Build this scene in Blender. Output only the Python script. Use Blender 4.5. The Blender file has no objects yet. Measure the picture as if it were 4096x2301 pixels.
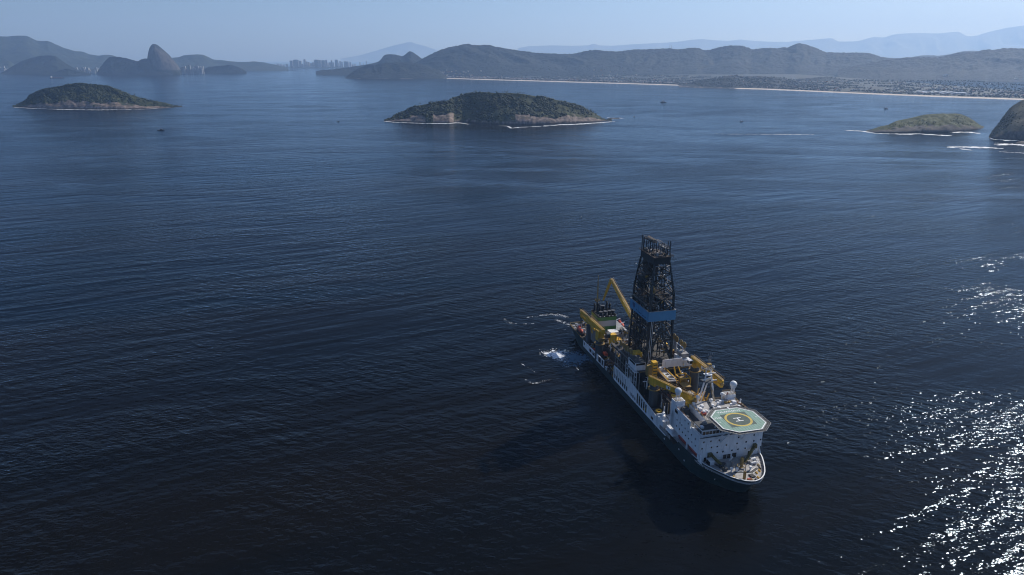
import bpy, math, random
import numpy as np
from mathutils import Vector, Matrix

# ------------------------------------------------------------------ camera, sky, sun, exposure
scene = bpy.context.scene
C = scene.collection
CAM_H = 205.12
SUN_AZ, SUN_EL = math.radians(48.5), math.radians(37.5)      # azimuth clockwise from the view direction (+Y)
cam_d = bpy.data.cameras.new('camera')
cam_d.sensor_width = 36.0
cam_d.lens = 24.33
cam_d.clip_start, cam_d.clip_end = 1.0, 200000.0
cam = bpy.data.objects.new('camera', cam_d)
cam.location = (0, 0, CAM_H)
cam.rotation_euler = (math.radians(90 - 18.373), 0, 0)
C.objects.link(cam)
scene.camera = cam

w = bpy.data.worlds.new('World')
scene.world = w
w.use_nodes = True
wn, wl = w.node_tree.nodes, w.node_tree.links
wn.clear()
sky = wn.new('ShaderNodeTexSky')
sky.sky_type = 'NISHITA'
sky.sun_disc = False
sky.sun_elevation = SUN_EL
sky.sun_rotation = SUN_AZ
sky.altitude = 0
sky.air_density, sky.dust_density, sky.ozone_density = 0.75, 0.8, 7.0
bg = wn.new('ShaderNodeBackground')
bg.inputs['Strength'].default_value = 0.085
wo = wn.new('ShaderNodeOutputWorld')
wl.new(sky.outputs['Color'], bg.inputs['Color'])
wl.new(bg.outputs['Background'], wo.inputs['Surface'])

sun_d = bpy.data.lights.new('sun', 'SUN')
sun_d.energy = 4.2
sun_d.angle = math.radians(0.5)
sun_d.color = (1.0, 0.95, 0.89)
sun = bpy.data.objects.new('sun', sun_d)
sdir = Vector((math.sin(SUN_AZ) * math.cos(SUN_EL), math.cos(SUN_AZ) * math.cos(SUN_EL), math.sin(SUN_EL)))
sun.rotation_euler = (-sdir).to_track_quat('-Z', 'Y').to_euler()
sun.location = sdir * 900
C.objects.link(sun)

scene.view_settings.view_transform = 'Standard'
scene.view_settings.look = 'None'
scene.view_settings.exposure = 0.25
scene.view_settings.gamma = 1.0
scene.render.engine = 'CYCLES'
scene.cycles.volume_bounces = 1
scene.cycles.max_bounces = 8
scene.cycles.pixel_filter_type = 'BLACKMAN_HARRIS'
scene.cycles.filter_width = 1.1
scene.cycles.use_adaptive_sampling = False
scene.cycles.sample_clamp_indirect = 1.0

rnd = random.Random(7)
R = np.random.RandomState(11)

# ------------------------------------------------------------------ helpers
def tag(o, label=None, cat=None, group=None, kind=None):
    if label: o['label'] = label
    if cat: o['category'] = cat
    if group: o['group'] = group
    if kind: o['kind'] = kind
    return o

def empty(name, loc=(0, 0, 0), rz=0, parent=None):
    o = bpy.data.objects.new(name, None)
    o.location = loc
    o.rotation_euler = (0, 0, rz)
    o.empty_display_size = 1
    C.objects.link(o)
    if parent: o.parent = parent
    return o

def raw_mesh(name, V, F, mat=None, parent=None, smooth=False):
    """V: N x 3 array, F: M x k array (tris or quads)"""
    V = np.asarray(V, dtype=np.float32)
    F = np.asarray(F, dtype=np.int32)
    me = bpy.data.meshes.new(name)
    k = F.shape[1]
    me.vertices.add(len(V))
    me.vertices.foreach_set('co', V.ravel())
    me.loops.add(F.size)
    me.loops.foreach_set('vertex_index', F.ravel())
    me.polygons.add(len(F))
    me.polygons.foreach_set('loop_start', np.arange(0, F.size, k, dtype=np.int32))
    me.update(calc_edges=True)
    if smooth:
        me.polygons.foreach_set('use_smooth', np.ones(len(F), dtype=bool))
    if mat: me.materials.append(mat)
    o = bpy.data.objects.new(name, me)
    C.objects.link(o)
    if parent: o.parent = parent
    return o

class MB:
    """collects shapes into one mesh"""
    def __init__(self):
        self.v, self.f = [], []
    def add(self, vs, fs):
        n = len(self.v)
        self.v.extend([tuple(q) for q in vs])
        self.f.extend([tuple(n + i for i in q) for q in fs])
        return self
    def box(self, x0, x1, y0, y1, z0, z1):
        self.add([(x0, y0, z0), (x1, y0, z0), (x1, y1, z0), (x0, y1, z0),
                  (x0, y0, z1), (x1, y0, z1), (x1, y1, z1), (x0, y1, z1)],
                 [(3, 2, 1, 0), (4, 5, 6, 7), (0, 1, 5, 4), (1, 2, 6, 5), (2, 3, 7, 6), (3, 0, 4, 7)])
        return self
    def rbox(self, cx, cy, z0, z1, lx, ly, rz=0.0, taper=1.0):
        c, s = math.cos(rz), math.sin(rz)
        vs = []
        for z, t in ((z0, 1.0), (z1, taper)):
            for sx, sy in ((-1, -1), (1, -1), (1, 1), (-1, 1)):
                x, y = sx * lx / 2 * t, sy * ly / 2 * t
                vs.append((cx + x * c - y * s, cy + x * s + y * c, z))
        self.add(vs, [(3, 2, 1, 0), (4, 5, 6, 7), (0, 1, 5, 4), (1, 2, 6, 5), (2, 3, 7, 6), (3, 0, 4, 7)])
        return self
    def prism(self, poly, z0, z1):
        n = len(poly)
        self.add([(p[0], p[1], z0) for p in poly] + [(p[0], p[1], z1) for p in poly],
                 [tuple(range(n - 1, -1, -1)), tuple(range(n, 2 * n))] +
                 [(i, (i + 1) % n, n + (i + 1) % n, n + i) for i in range(n)])
        return self
    def xprism(self, poly, y0, y1):
        """poly in (x, z), extruded along y"""
        n = len(poly)
        self.add([(p[0], y0, p[1]) for p in poly] + [(p[0], y1, p[1]) for p in poly],
                 [tuple(range(n)), tuple(range(2 * n - 1, n - 1, -1))] +
                 [((i + 1) % n, i, n + i, n + (i + 1) % n) for i in range(n)])
        return self
    def bar(self, p, q, w=0.3, h=None, w2=None, h2=None):
        h = h or w
        w2 = w2 or w
        h2 = h2 or (h if w2 == w else h * w2 / w)
        p, q = Vector(p), Vector(q)
        d = q - p
        if d.length < 1e-6: return self
        d.normalize()
        up = Vector((0, 0, 1)) if abs(d.z) < 0.95 else Vector((1, 0, 0))
        a = d.cross(up).normalized()
        b = a.cross(d).normalized()
        vs = []
        for o, ww, hh in ((p, w, h), (q, w2, h2)):
            for sa, sb in ((-1, -1), (1, -1), (1, 1), (-1, 1)):
                vs.append(o + a * (sa * ww / 2) + b * (sb * hh / 2))
        self.add(vs, [(0, 1, 2, 3), (7, 6, 5, 4), (0, 4, 5, 1), (1, 5, 6, 2), (2, 6, 7, 3), (3, 7, 4, 0)])
        return self
    def tube(self, p, q, r, r2=None, n=10):
        r2 = r if r2 is None else r2
        p, q = Vector(p), Vector(q)
        d = (q - p)
        if d.length < 1e-6: return self
        d.normalize()
        up = Vector((0, 0, 1)) if abs(d.z) < 0.95 else Vector((1, 0, 0))
        a = d.cross(up).normalized()
        b = a.cross(d).normalized()
        vs = []
        for o, rr in ((p, r), (q, r2)):
            for i in range(n):
                t = 2 * math.pi * i / n
                vs.append(o + a * (rr * math.cos(t)) + b * (rr * math.sin(t)))
        self.add(vs, [tuple(range(n)), tuple(range(2 * n - 1, n - 1, -1))] +
                 [((i + 1) % n, i, n + i, n + (i + 1) % n) for i in range(n)])
        return self
    def path(self, pts, r, n=6):
        for a, b in zip(pts[:-1], pts[1:]): self.tube(a, b, r, n=n)
        return self
    def ball(self, c, r, nu=16, nv=10, sz=1.0):
        vs = [(c[0], c[1], c[2] - r * sz)]
        for j in range(1, nv):
            ph = -math.pi / 2 + math.pi * j / nv
            for i in range(nu):
                t = 2 * math.pi * i / nu
                vs.append((c[0] + r * math.cos(ph) * math.cos(t), c[1] + r * math.cos(ph) * math.sin(t), c[2] + r * sz * math.sin(ph)))
        vs.append((c[0], c[1], c[2] + r * sz))
        fs = [(0, 1 + (i + 1) % nu, 1 + i) for i in range(nu)]
        for j in range(nv - 2):
            a, b = 1 + j * nu, 1 + (j + 1) * nu
            fs += [(a + i, a + (i + 1) % nu, b + (i + 1) % nu, b + i) for i in range(nu)]
        a = 1 + (nv - 2) * nu
        fs += [(a + i, a + (i + 1) % nu, len(vs) - 1) for i in range(nu)]
        return self.add(vs, fs)
    def torus(self, c, R_, r, axis='z', n=28, m=6):
        vs, fs = [], []
        for i in range(n):
            t = 2 * math.pi * i / n
            for j in range(m):
                u = 2 * math.pi * j / m
                a, b, h = (R_ + r * math.cos(u)) * math.cos(t), (R_ + r * math.cos(u)) * math.sin(t), r * math.sin(u)
                vs.append((c[0] + a, c[1] + b, c[2] + h) if axis == 'z' else (c[0] + a, c[1] + h, c[2] + b) if axis == 'y' else (c[0] + h, c[1] + a, c[2] + b))
        for i in range(n):
            for j in range(m):
                fs.append((i * m + j, ((i + 1) % n) * m + j, ((i + 1) % n) * m + (j + 1) % m, i * m + (j + 1) % m))
        return self.add(vs, fs)
    def rail(self, pts, h=1.1, step=2.0, r=0.06, closed=False):
        """guard rail along pts"""
        pts = [Vector(p) for p in pts]
        if closed: pts = pts + [pts[0]]
        for a, b in zip(pts[:-1], pts[1:]):
            L = (b - a).length
            k = max(1, int(L / step))
            for i in range(k + 1):
                p = a.lerp(b, i / k)
                self.bar(p, p + Vector((0, 0, h)), r * 1.6)
            for z in (h, h * 0.55):
                self.bar(a + Vector((0, 0, z)), b + Vector((0, 0, z)), r * 1.6)
        return self
    def build(self, name, mat, parent=None, smooth=False, label=None):
        me = bpy.data.meshes.new(name)
        me.from_pydata(self.v, [], self.f)
        me.update()
        if smooth:
            for p in me.polygons: p.use_smooth = True
        me.materials.append(mat)
        o = bpy.data.objects.new(name, me)
        C.objects.link(o)
        if parent: o.parent = parent
        if label: o['label'] = label
        return o

def copy_tree(o, parent=None):
    c = o.copy()
    C.objects.link(c)
    c.parent = parent
    for ch in o.children: copy_tree(ch, c)
    return c

# value noise -------------------------------------------------------
_T = R.rand(256, 256)
def vnoise(x, y):
    x, y = np.asarray(x, float), np.asarray(y, float)
    xi, yi = np.floor(x).astype(int), np.floor(y).astype(int)
    fx, fy = x - xi, y - yi
    fx, fy = fx * fx * fx * (fx * (fx * 6 - 15) + 10), fy * fy * fy * (fy * (fy * 6 - 15) + 10)
    a, b = _T[xi & 255, yi & 255], _T[(xi + 1) & 255, yi & 255]
    c, d = _T[xi & 255, (yi + 1) & 255], _T[(xi + 1) & 255, (yi + 1) & 255]
    return (a * (1 - fx) + b * fx) * (1 - fy) + (c * (1 - fx) + d * fx) * fy
def fbm(x, y, o=4, g=0.5):
    s, a, t = 0, 1, 0
    for i in range(o):
        s = s + a * (vnoise(x + 17.3 * i, y + 9.1 * i) - 0.5)
        t += a
        a *= g
        x, y = x * 2.03, y * 2.03
    return s / t * 2
def ridged(x, y, o=4):
    s, a, t = 0, 1, 0
    for i in range(o):
        s = s + a * (1 - np.abs(2 * vnoise(x + 31.7 * i, y + 3.3 * i) - 1))
        t += a
        a *= 0.5
        x, y = x * 2.1, y * 2.1
    return s / t

# materials ---------------------------------------------------------
MATS = {}
def nodes_of(m):
    m.use_nodes = True
    return m.node_tree.nodes, m.node_tree.links

def paint(name, col, rough=0.5, var=0.18, scale=0.35, rust=0.0, streak=True, metal=0.0):
    """weathered paint: tone varies in patches, rust and grime run down"""
    if name in MATS: return MATS[name]
    m = bpy.data.materials.new(name)
    n, l = nodes_of(m)
    b = n['Principled BSDF']
    b.inputs['Roughness'].default_value = rough
    b.inputs['Metallic'].default_value = metal
    tc = n.new('ShaderNodeTexCoord')
    mp = n.new('ShaderNodeMapping')
    mp.inputs['Scale'].default_value = (scale, scale, scale * (0.25 if streak else 1.0))
    nz = n.new('ShaderNodeTexNoise')
    nz.inputs['Scale'].default_value = 1.0
    nz.inputs['Detail'].default_value = 5.0
    nz.inputs['Roughness'].default_value = 0.65
    cr = n.new('ShaderNodeValToRGB')
    e = cr.color_ramp.elements
    e[0].position, e[1].position = 0.3, 0.7
    e[0].color = tuple(c * (1 - var * 1.6) for c in col) + (1,)
    e[1].color = tuple(min(1, c * (1 + var)) for c in col) + (1,)
    l.new(tc.outputs['Object'], mp.inputs['Vector'])
    l.new(mp.outputs['Vector'], nz.inputs['Vector'])
    l.new(nz.outputs['Fac'], cr.inputs['Fac'])
    out = cr.outputs['Color']
    if rust > 0:
        n2 = n.new('ShaderNodeTexNoise')
        mp2 = n.new('ShaderNodeMapping')
        mp2.inputs['Scale'].default_value = (0.9, 0.9, 0.16)
        n2.inputs['Scale'].default_value = 1.0
        n2.inputs['Detail'].default_value = 6.0
        r2 = n.new('ShaderNodeValToRGB')
        r2.color_ramp.elements[0].position = 0.66 - 0.16 * rust
        r2.color_ramp.elements[1].position = 0.78
        mx = n.new('ShaderNodeMixRGB')
        mx.inputs['Color2'].default_value = (0.12, 0.055, 0.028, 1)
        l.new(tc.outputs['Object'], mp2.inputs['Vector'])
        l.new(mp2.outputs['Vector'], n2.inputs['Vector'])
        l.new(n2.outputs['Fac'], r2.inputs['Fac'])
        ml = n.new('ShaderNodeMath')
        ml.operation = 'MULTIPLY'
        ml.inputs[1].default_value = 0.55
        l.new(r2.outputs['Color'], ml.inputs[0])
        l.new(ml.outputs[0], mx.inputs['Fac'])
        l.new(out, mx.inputs['Color1'])
        out = mx.outputs['Color']
    l.new(out, b.inputs['Base Color'])
    MATS[name] = m
    return m

# ------------------------------------------------------------------ sea
def sea_material():
    m = bpy.data.materials.new('sea_water')
    n, l = nodes_of(m)
    n.remove(n['Principled BSDF'])
    body = n.new('ShaderNodeBsdfDiffuse')
    gl = n.new('ShaderNodeBsdfAnisotropic')
    gl.distribution = 'BECKMANN'
    gl.inputs['Roughness'].default_value = 0.17
    gl.inputs['Color'].default_value = (0.61, 0.74, 0.87, 1)
    fr = n.new('ShaderNodeFresnel')
    fr.inputs['IOR'].default_value = 1.14
    mixs = n.new('ShaderNodeMixShader')
    l.new(fr.outputs[0], mixs.inputs[0])
    l.new(body.outputs[0], mixs.inputs[1])
    l.new(gl.outputs[0], mixs.inputs[2])
    l.new(mixs.outputs[0], n['Material Output'].inputs['Surface'])
    geo = n.new('ShaderNodeNewGeometry')
    def math_(op, a, c=None, v=None):
        q = n.new('ShaderNodeMath')
        q.operation = op
        if isinstance(a, (int, float)): q.inputs[0].default_value = a
        else: l.new(a, q.inputs[0])
        if c is not None: l.new(c, q.inputs[1])
        elif v is not None: q.inputs[1].default_value = v
        return q.outputs[0]
    def wave(ang, lam, stretch, detail, rough, amp, dist=0.0):
        mp = n.new('ShaderNodeMapping')
        mp.vector_type = 'TEXTURE'
        mp.inputs['Rotation'].default_value = (0, 0, math.radians(ang))
        mp.inputs['Scale'].default_value = (lam * stretch, lam, lam)
        nz = n.new('ShaderNodeTexNoise')
        nz.inputs['Scale'].default_value = 1.0
        nz.inputs['Detail'].default_value = detail
        nz.inputs['Roughness'].default_value = rough
        nz.inputs['Distortion'].default_value = dist
        l.new(geo.outputs['Position'], mp.inputs['Vector'])
        l.new(mp.outputs['Vector'], nz.inputs['Vector'])
        return math_('MULTIPLY', nz.outputs['Fac'], v=amp), nz.outputs['Fac']
    h1, _ = wave(27, 16.0, 6.0, 2.0, 0.5, 1.65)
    h2, _ = wave(-27, 5.6, 2.8, 2.0, 0.5, 0.98)
    h3, _ = wave(6, 2.5, 2.0, 2.0, 0.5, 0.60)
    h4, _ = wave(-12, 1.2, 1.4, 1.0, 0.5, 0.15)
    # gusts and slicks: broad patches of rougher and calmer water
    _, g1 = wave(14, 95.0, 2.2, 4.0, 0.6, 1.0, 0.6)
    _, g2 = wave(-9, 430.0, 3.6, 3.0, 0.55, 1.0, 2.4)
    mr = n.new('ShaderNodeMapRange')
    mr.inputs['From Min'].default_value, mr.inputs['From Max'].default_value = 0.36, 0.62
    mr.inputs['To Min'].default_value, mr.inputs['To Max'].default_value = 0.36, 1.42
    l.new(g1, mr.inputs['Value'])
    mr2 = n.new('ShaderNodeMapRange')
    mr2.inputs['From Min'].default_value, mr2.inputs['From Max'].default_value = 0.43, 0.49
    mr2.inputs['To Min'].default_value, mr2.inputs['To Max'].default_value = 0.30, 1.0
    # only the sheltered bay beyond the ship has glassy slicks
    sy = n.new('ShaderNodeSeparateXYZ')
    l.new(geo.outputs['Position'], sy.inputs[0])
    shel = n.new('ShaderNodeMapRange')
    shel.inputs['From Min'].default_value, shel.inputs['From Max'].default_value = 650.0, 1300.0
    shel.inputs['To Min'].default_value, shel.inputs['To Max'].default_value = 0.12, 0.0
    l.new(sy.outputs['Y'], shel.inputs['Value'])
    g2 = math_('ADD', g2, shel.outputs[0])
    l.new(g2, mr2.inputs['Value'])
    rr = n.new('ShaderNodeMapRange')
    rr.inputs['From Min'].default_value, rr.inputs['From Max'].default_value = 0.43, 0.49
    rr.inputs['To Min'].default_value, rr.inputs['To Max'].default_value = 0.09, 0.14
    l.new(g2, rr.inputs['Value'])
    l.new(rr.outputs[0], gl.inputs['Roughness'])
    gust = math_('MULTIPLY', mr.outputs[0], mr2.outputs[0])
    _, g4 = wave(35, 340.0, 1.8, 2.0, 0.5, 1.0, 1.0)
    mr4 = n.new('ShaderNodeMapRange')
    mr4.inputs['From Min'].default_value, mr4.inputs['From Max'].default_value = 0.38, 0.60
    mr4.inputs['To Min'].default_value, mr4.inputs['To Max'].default_value = 0.68, 1.18
    l.new(g4, mr4.inputs['Value'])
    gust = math_('MULTIPLY', gust, mr4.outputs[0])
    chop = math_('ADD', h3, h4)
    chop = math_('ADD', chop, h2)
    chop = math_('MULTIPLY', chop, gust)
    hh = math_('ADD', chop, h1)
    bp = n.new('ShaderNodeBump')
    bp.inputs['Strength'].default_value = 1.0
    bp.inputs['Distance'].default_value = 1.0
    l.new(hh, bp.inputs['Height'])
    for q in (body, gl, fr): l.new(bp.outputs['Normal'], q.inputs['Normal'])
    # water body: navy to brownish green where the bay's plume drifts
    _, g3 = wave(16, 260.0, 3.5, 3.0, 0.5, 1.0, 0.8)
    cr = n.new('ShaderNodeValToRGB')
    e = cr.color_ramp.elements
    e[0].position, e[1].position = 0.35, 0.68
    e[0].color = (0.0008, 0.0034, 0.0062, 1)
    e[1].color = (0.0075, 0.0062, 0.0042, 1)
    l.new(g3, cr.inputs['Fac'])
    l.new(cr.outputs['Color'], body.inputs['Color'])
    return m

SEA_R = 42000.0
def build_sea():
    rings = [0, 150, 300, 450, 700, 1100, 1800, 3000, 5000, 8000, 13000, 21000, 31000, SEA_R]
    k = 96
    V, F = [(0, 0, 0)], []
    for r in rings[1:]:
        for i in range(k):
            t = 2 * math.pi * i / k
            V.append((r * math.cos(t), r * math.sin(t), 0))
    me_f = [(0, 1 + i, 1 + (i + 1) % k) for i in range(k)]
    for j in range(len(rings) - 2):
        a, b = 1 + j * k, 1 + (j + 1) * k
        me_f += [(a + i, b + i, b + (i + 1) % k, a + (i + 1) % k) for i in range(k)]
    mb = MB()
    mb.v, mb.f = V, me_f
    o = mb.build('sea', sea_material())
    return tag(o, 'dark blue rippled sea with sun glitter on its right side', 'sea', kind='structure')
build_sea()

# ------------------------------------------------------------------ land
f_px, cy_px, pitch = 2768.59, 1150.5, math.radians(18.373)
def on_ground(px, py, z=0.0):
    """ground point seen at a point of the photograph (survey of the coastline)"""
    dx, u = (px - 2048) / f_px, -(py - cy_px) / f_px
    ry, rz = math.cos(pitch) + u * math.sin(pitch), -math.sin(pitch) + u * math.cos(pitch)
    k = (z - CAM_H) / rz
    return dx * k, ry * k
def on_range(px, py, d):
    """x and height of a skyline point on a range d metres away"""
    dx, u = (px - 2048) / f_px, -(py - cy_px) / f_px
    ry, rz = math.cos(pitch) + u * math.sin(pitch), -math.sin(pitch) + u * math.cos(pitch)
    return dx * d / ry, CAM_H + rz * d / ry

def forest_material(name, cols, rock=(0.26, 0.21, 0.18), rock_dark=(0.06, 0.055, 0.05), scale=0.02, bump=2.0):
    """wooded slope; the mesh attribute 'rock' says where bare rock shows"""
    m = bpy.data.materials.new(name)
    n, l = nodes_of(m)
    b = n['Principled BSDF']
    b.inputs['Roughness'].default_value = 0.85
    b.inputs['Specular IOR Level'].default_value = 0.15
    geo = n.new('ShaderNodeNewGeometry')
    def noise(s, d, r=0.6, sc=(1, 1, 1)):
        mp = n.new('ShaderNodeMapping')
        mp.inputs['Scale'].default_value = sc
        nz = n.new('ShaderNodeTexNoise')
        nz.inputs['Scale'].default_value = s
        nz.inputs['Detail'].default_value = d
        nz.inputs['Roughness'].default_value = r
        l.new(geo.outputs['Position'], mp.inputs['Vector'])
        l.new(mp.outputs['Vector'], nz.inputs['Vector'])
        return nz.outputs['Fac']
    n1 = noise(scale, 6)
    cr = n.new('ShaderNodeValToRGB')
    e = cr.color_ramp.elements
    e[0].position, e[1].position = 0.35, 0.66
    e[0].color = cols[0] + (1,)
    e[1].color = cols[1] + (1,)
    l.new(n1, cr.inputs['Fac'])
    n2 = noise(scale * 2.6, 7, 0.72, (1, 1, 0.35))
    cr2 = n.new('ShaderNodeValToRGB')
    e = cr2.color_ramp.elements
    e[0].position, e[1].position = 0.36, 0.64
    e[0].color = rock_dark + (1,)
    e[1].color = rock + (1,)
    l.new(n2, cr2.inputs['Fac'])
    at = n.new('ShaderNodeAttribute')
    at.attribute_name = 'rock'
    mx = n.new('ShaderNodeMixRGB')
    l.new(at.outputs['Fac'], mx.inputs['Fac'])
    l.new(cr.outputs['Color'], mx.inputs['Color1'])
    l.new(cr2.outputs['Color'], mx.inputs['Color2'])
    # the tide line stays wet and dark
    sp = n.new('ShaderNodeSeparateXYZ')
    l.new(geo.outputs['Position'], sp.inputs[0])
    wet = n.new('ShaderNodeMapRange')
    wet.inputs['From Min'].default_value, wet.inputs['From Max'].default_value = 1.5, 5.0
    wet.inputs['To Min'].default_value, wet.inputs['To Max'].default_value = 0.3, 1.0
    l.new(sp.outputs['Z'], wet.inputs['Value'])
    mw = n.new('ShaderNodeMixRGB')
    mw.blend_type = 'MULTIPLY'
    mw.inputs['Fac'].default_value = 1.0
    l.new(mx.outputs['Color'], mw.inputs['Color1'])
    l.new(wet.outputs[0], mw.inputs['Color2'])
    l.new(mw.outputs['Color'], b.inputs['Base Color'])
    n3 = noise(scale * 4, 5, 0.65)
    bp = n.new('ShaderNodeBump')
    bp.inputs['Strength'].default_value = 0.9
    bp.inputs['Distance'].default_value = bump
    l.new(n3, bp.inputs['Height'])
    l.new(bp.outputs['Normal'], b.inputs['Normal'])
    return m

M_PEAK = forest_material('granite_peak', ((0.006, 0.012, 0.008), (0.018, 0.026, 0.015)), scale=0.012, bump=6.0, rock=(0.10, 0.088, 0.080), rock_dark=(0.030, 0.029, 0.028))
M_FOREST = forest_material('forest', ((0.0025, 0.006, 0.0045), (0.009, 0.016, 0.009)), scale=0.012, bump=9.0)  # very dark: shade of the backlit canopy is put into the colour
M_MOUNTAIN = forest_material('hazed_mountain_forest', ((0.11, 0.13, 0.12), (0.16, 0.175, 0.16)), scale=0.002, bump=30.0)  # paler than real woodland: distant haze is put into the colour
M_FAR = forest_material('far_forest', ((0.012, 0.020, 0.014), (0.028, 0.038, 0.024)), scale=0.004, bump=20.0)
M_ISLE = forest_material('island_scrub', ((0.014, 0.024, 0.008), (0.060, 0.064, 0.021)), scale=0.05, bump=1.5,
                         rock=(0.33, 0.255, 0.21), rock_dark=(0.055, 0.045, 0.038))

def set_rock(o, rock):
    a = o.data.attributes.new('rock', 'FLOAT', 'POINT')
    a.data.foreach_set('value', np.asarray(rock, dtype=np.float32).ravel())

def grid_faces(nx, ny):
    i, j = np.meshgrid(np.arange(nx - 1), np.arange(ny - 1), indexing='ij')
    a = i * ny + j
    return np.stack([a, a + ny, a + ny + 1, a + 1], -1).reshape(-1, 4)

def hill_range(name, prof, d, front, back, label, step=20.0, ny=60, mat=None, spur=0.45, spur_len=350.0, tree=5.0,
               power=1.25, seed=0.0, foot=-2.0, rock=None, slant=0.0, cat='hills'):
    """a ridge whose crest follows surveyed skyline points; slopes run down with spurs and gullies on both sides"""
    P = np.array([on_range(px, py, d) for px, py in prof])
    xs = np.arange(P[0, 0], P[-1, 0] + step * 0.5, step)
    zr = np.interp(xs, P[:, 0], P[:, 1])
    k = np.array([1, 2, 1.0]) / 4
    zs = np.convolve(np.pad(zr, 1, mode='edge'), k, 'valid')
    zr = np.maximum(zs, 0.5)
    v = np.concatenate([-np.linspace(1, 0, ny) ** 1.15, np.linspace(0, 1, ny // 2)[1:]])
    X, Vv = np.meshgrid(xs, v, indexing='ij')
    Z0 = np.repeat(zr[:, None], len(v), 1)
    fr = front * (0.55 + 0.45 * np.clip(Z0 / max(zr.max(), 1), 0, 1))
    Yv = np.where(Vv < 0, Vv * fr, Vv * back)
    t = np.abs(Vv)
    wob = fbm(X / (spur_len * 2.2) + seed, t * 1.3 + seed, 3)
    crest = d + slant * (X - xs.mean()) + wob * 0
    Y = crest + Yv
    base = 1 - t ** power
    rg = ridged(X / spur_len + wob * 0.9 + seed, t * 0.8 + seed * 1.7, 4)
    carve = spur * (1 - rg) * np.sin(np.pi * np.clip(t, 0, 1)) ** 0.8 * 1.35
    H = Z0 * np.clip(base - carve * base, 0, 1)
    nzs = fbm(X / 60 + seed, Y / 60, 5, 0.6)
    H = H + nzs * Z0 * 0.05 * np.minimum(1, t * 6) * base
    H = H + tree * (vnoise(X / step * 0.9 + 5, Y / step * 0.9) - 0.6) * np.clip(H / 20, 0, 1)
    H = np.where(t >= 0.999, foot, H)
    V = np.stack([X / d * Y, Y, H], -1).reshape(-1, 3)
    o = raw_mesh(name, V, grid_faces(len(xs), len(v)), mat or M_FOREST, smooth=False)
    if rock is not None:
        set_rock(o, np.clip(rock(X, Y, H, t), 0, 1))
    return tag(o, label, cat, kind='structure')

def crop(pts, ox, oy, s):
    return [(ox + x * s, oy + y * s) for x, y in pts]
S1 = 1024 / 2576
# far mountains behind everything
far_pts = crop([(850, 340), (1050, 305), (1200, 262), (1300, 230), (1400, 203), (1480, 186), (1550, 168), (1610, 188), (1700, 212), (1850, 262), (2100, 335)], 1024, 100, S1)
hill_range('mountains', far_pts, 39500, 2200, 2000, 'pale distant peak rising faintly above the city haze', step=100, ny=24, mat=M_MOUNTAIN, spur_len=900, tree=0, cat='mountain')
far2 = crop([(60, 235), (150, 215), (400, 205), (600, 210), (780, 205), (820, 183), (870, 205), (1000, 210), (1200, 195), (1400, 185), (1600, 175), (1700, 165),
             (1800, 150), (1900, 140), (2050, 155), (2180, 160), (2300, 145), (2400, 158), (2576, 168)], 2048, 100, S1) + \
       crop([(200, 268), (500, 242), (640, 230), (700, 266), (900, 262), (1060, 215), (1150, 228), (1250, 195), (1350, 185), (1500, 180), (1700, 185),
             (1800, 175), (1900, 165), (1990, 215), (2080, 208), (2200, 170), (2400, 125), (2555, 105), (3000, 100), (3600, 180)], 3072, 60, 1024 / 2555)
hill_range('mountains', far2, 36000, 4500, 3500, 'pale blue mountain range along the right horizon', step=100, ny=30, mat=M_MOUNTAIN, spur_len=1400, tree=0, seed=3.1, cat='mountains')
# left: hills across the bay mouth
hill_range('hills', crop([(-900, 180), (-500, 150), (0, 112), (60, 118), (130, 108), (270, 108), (310, 130), (370, 160), (490, 162), (560, 195), (640, 230), (760, 265),
            (840, 270), (900, 298), (1000, 310), (1060, 297), (1130, 305), (1250, 345), (1400, 420)], 0, 100, S1),
           13200, 1700, 1500, 'high hazy mountain at the far left across the bay', step=40, mat=M_FAR, spur_len=700, seed=1.2)
hill_range('hills', crop([(1380, 400), (1450, 370), (1600, 340), (1740, 330), (1800, 325), (1850, 305), (1950, 297), (2040, 297), (2090, 320), (2150, 350), (2230, 352), (2300, 365),
            (2380, 370), (2500, 372), (2560, 365), (2660, 378), (2760, 400), (2900, 425)], 0, 100, S1),
           12600, 1300, 1200, 'low hazy hill to the right of the tall granite peak', step=30, mat=M_FAR, spur_len=500, seed=2.2)
hill_range('hills', crop([(-700, 380), (-300, 325), (-100, 320), (0, 330), (50, 340), (110, 370), (160, 410), (230, 470)], 0, 100, S1),
           11200, 500, 600, 'hazy slope cut by the left edge of the photo', step=25, mat=M_FAR, spur_len=300, seed=4.2)
hill_range('hills', crop([(10, 482), (40, 468), (100, 430), (200, 370), (300, 335), (400, 310), (500, 305), (560, 315), (610, 350), (660, 385), (720, 420), (780, 450), (870, 480), (930, 490)], 0, 100, S1),
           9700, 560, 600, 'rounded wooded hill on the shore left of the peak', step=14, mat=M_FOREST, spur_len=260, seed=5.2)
hill_range('hills', crop([(520, 488), (570, 465), (620, 448), (680, 440), (740, 452), (800, 470), (860, 484), (915, 497)], 0, 100, S1),
           8900, 150, 200, 'low dark headland at the foot of the rounded hill', step=10, ny=30, mat=M_FOREST, spur_len=120, seed=6.2, tree=7)
def granite(X, Y, H, t):
    return np.clip((t - 0.08) * 3, 0, 1) * (0.35 + 0.65 * (vnoise(X / 90, H / 140) > 0.45)) * (H > 60)
hill_range('hill', crop([(975, 478), (990, 455), (1010, 420), (1050, 370), (1100, 320), (1200, 322), (1280, 335), (1380, 365), (1440, 342), (1478, 335), (1560, 345), (1640, 380), (1700, 430), (1730, 475)], 0, 100, S1),
           9150, 210, 420, 'wooded hill joined to the left of the granite peak', step=9, mat=M_FOREST, spur_len=200, seed=7.2, tree=8, cat='hill')
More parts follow.
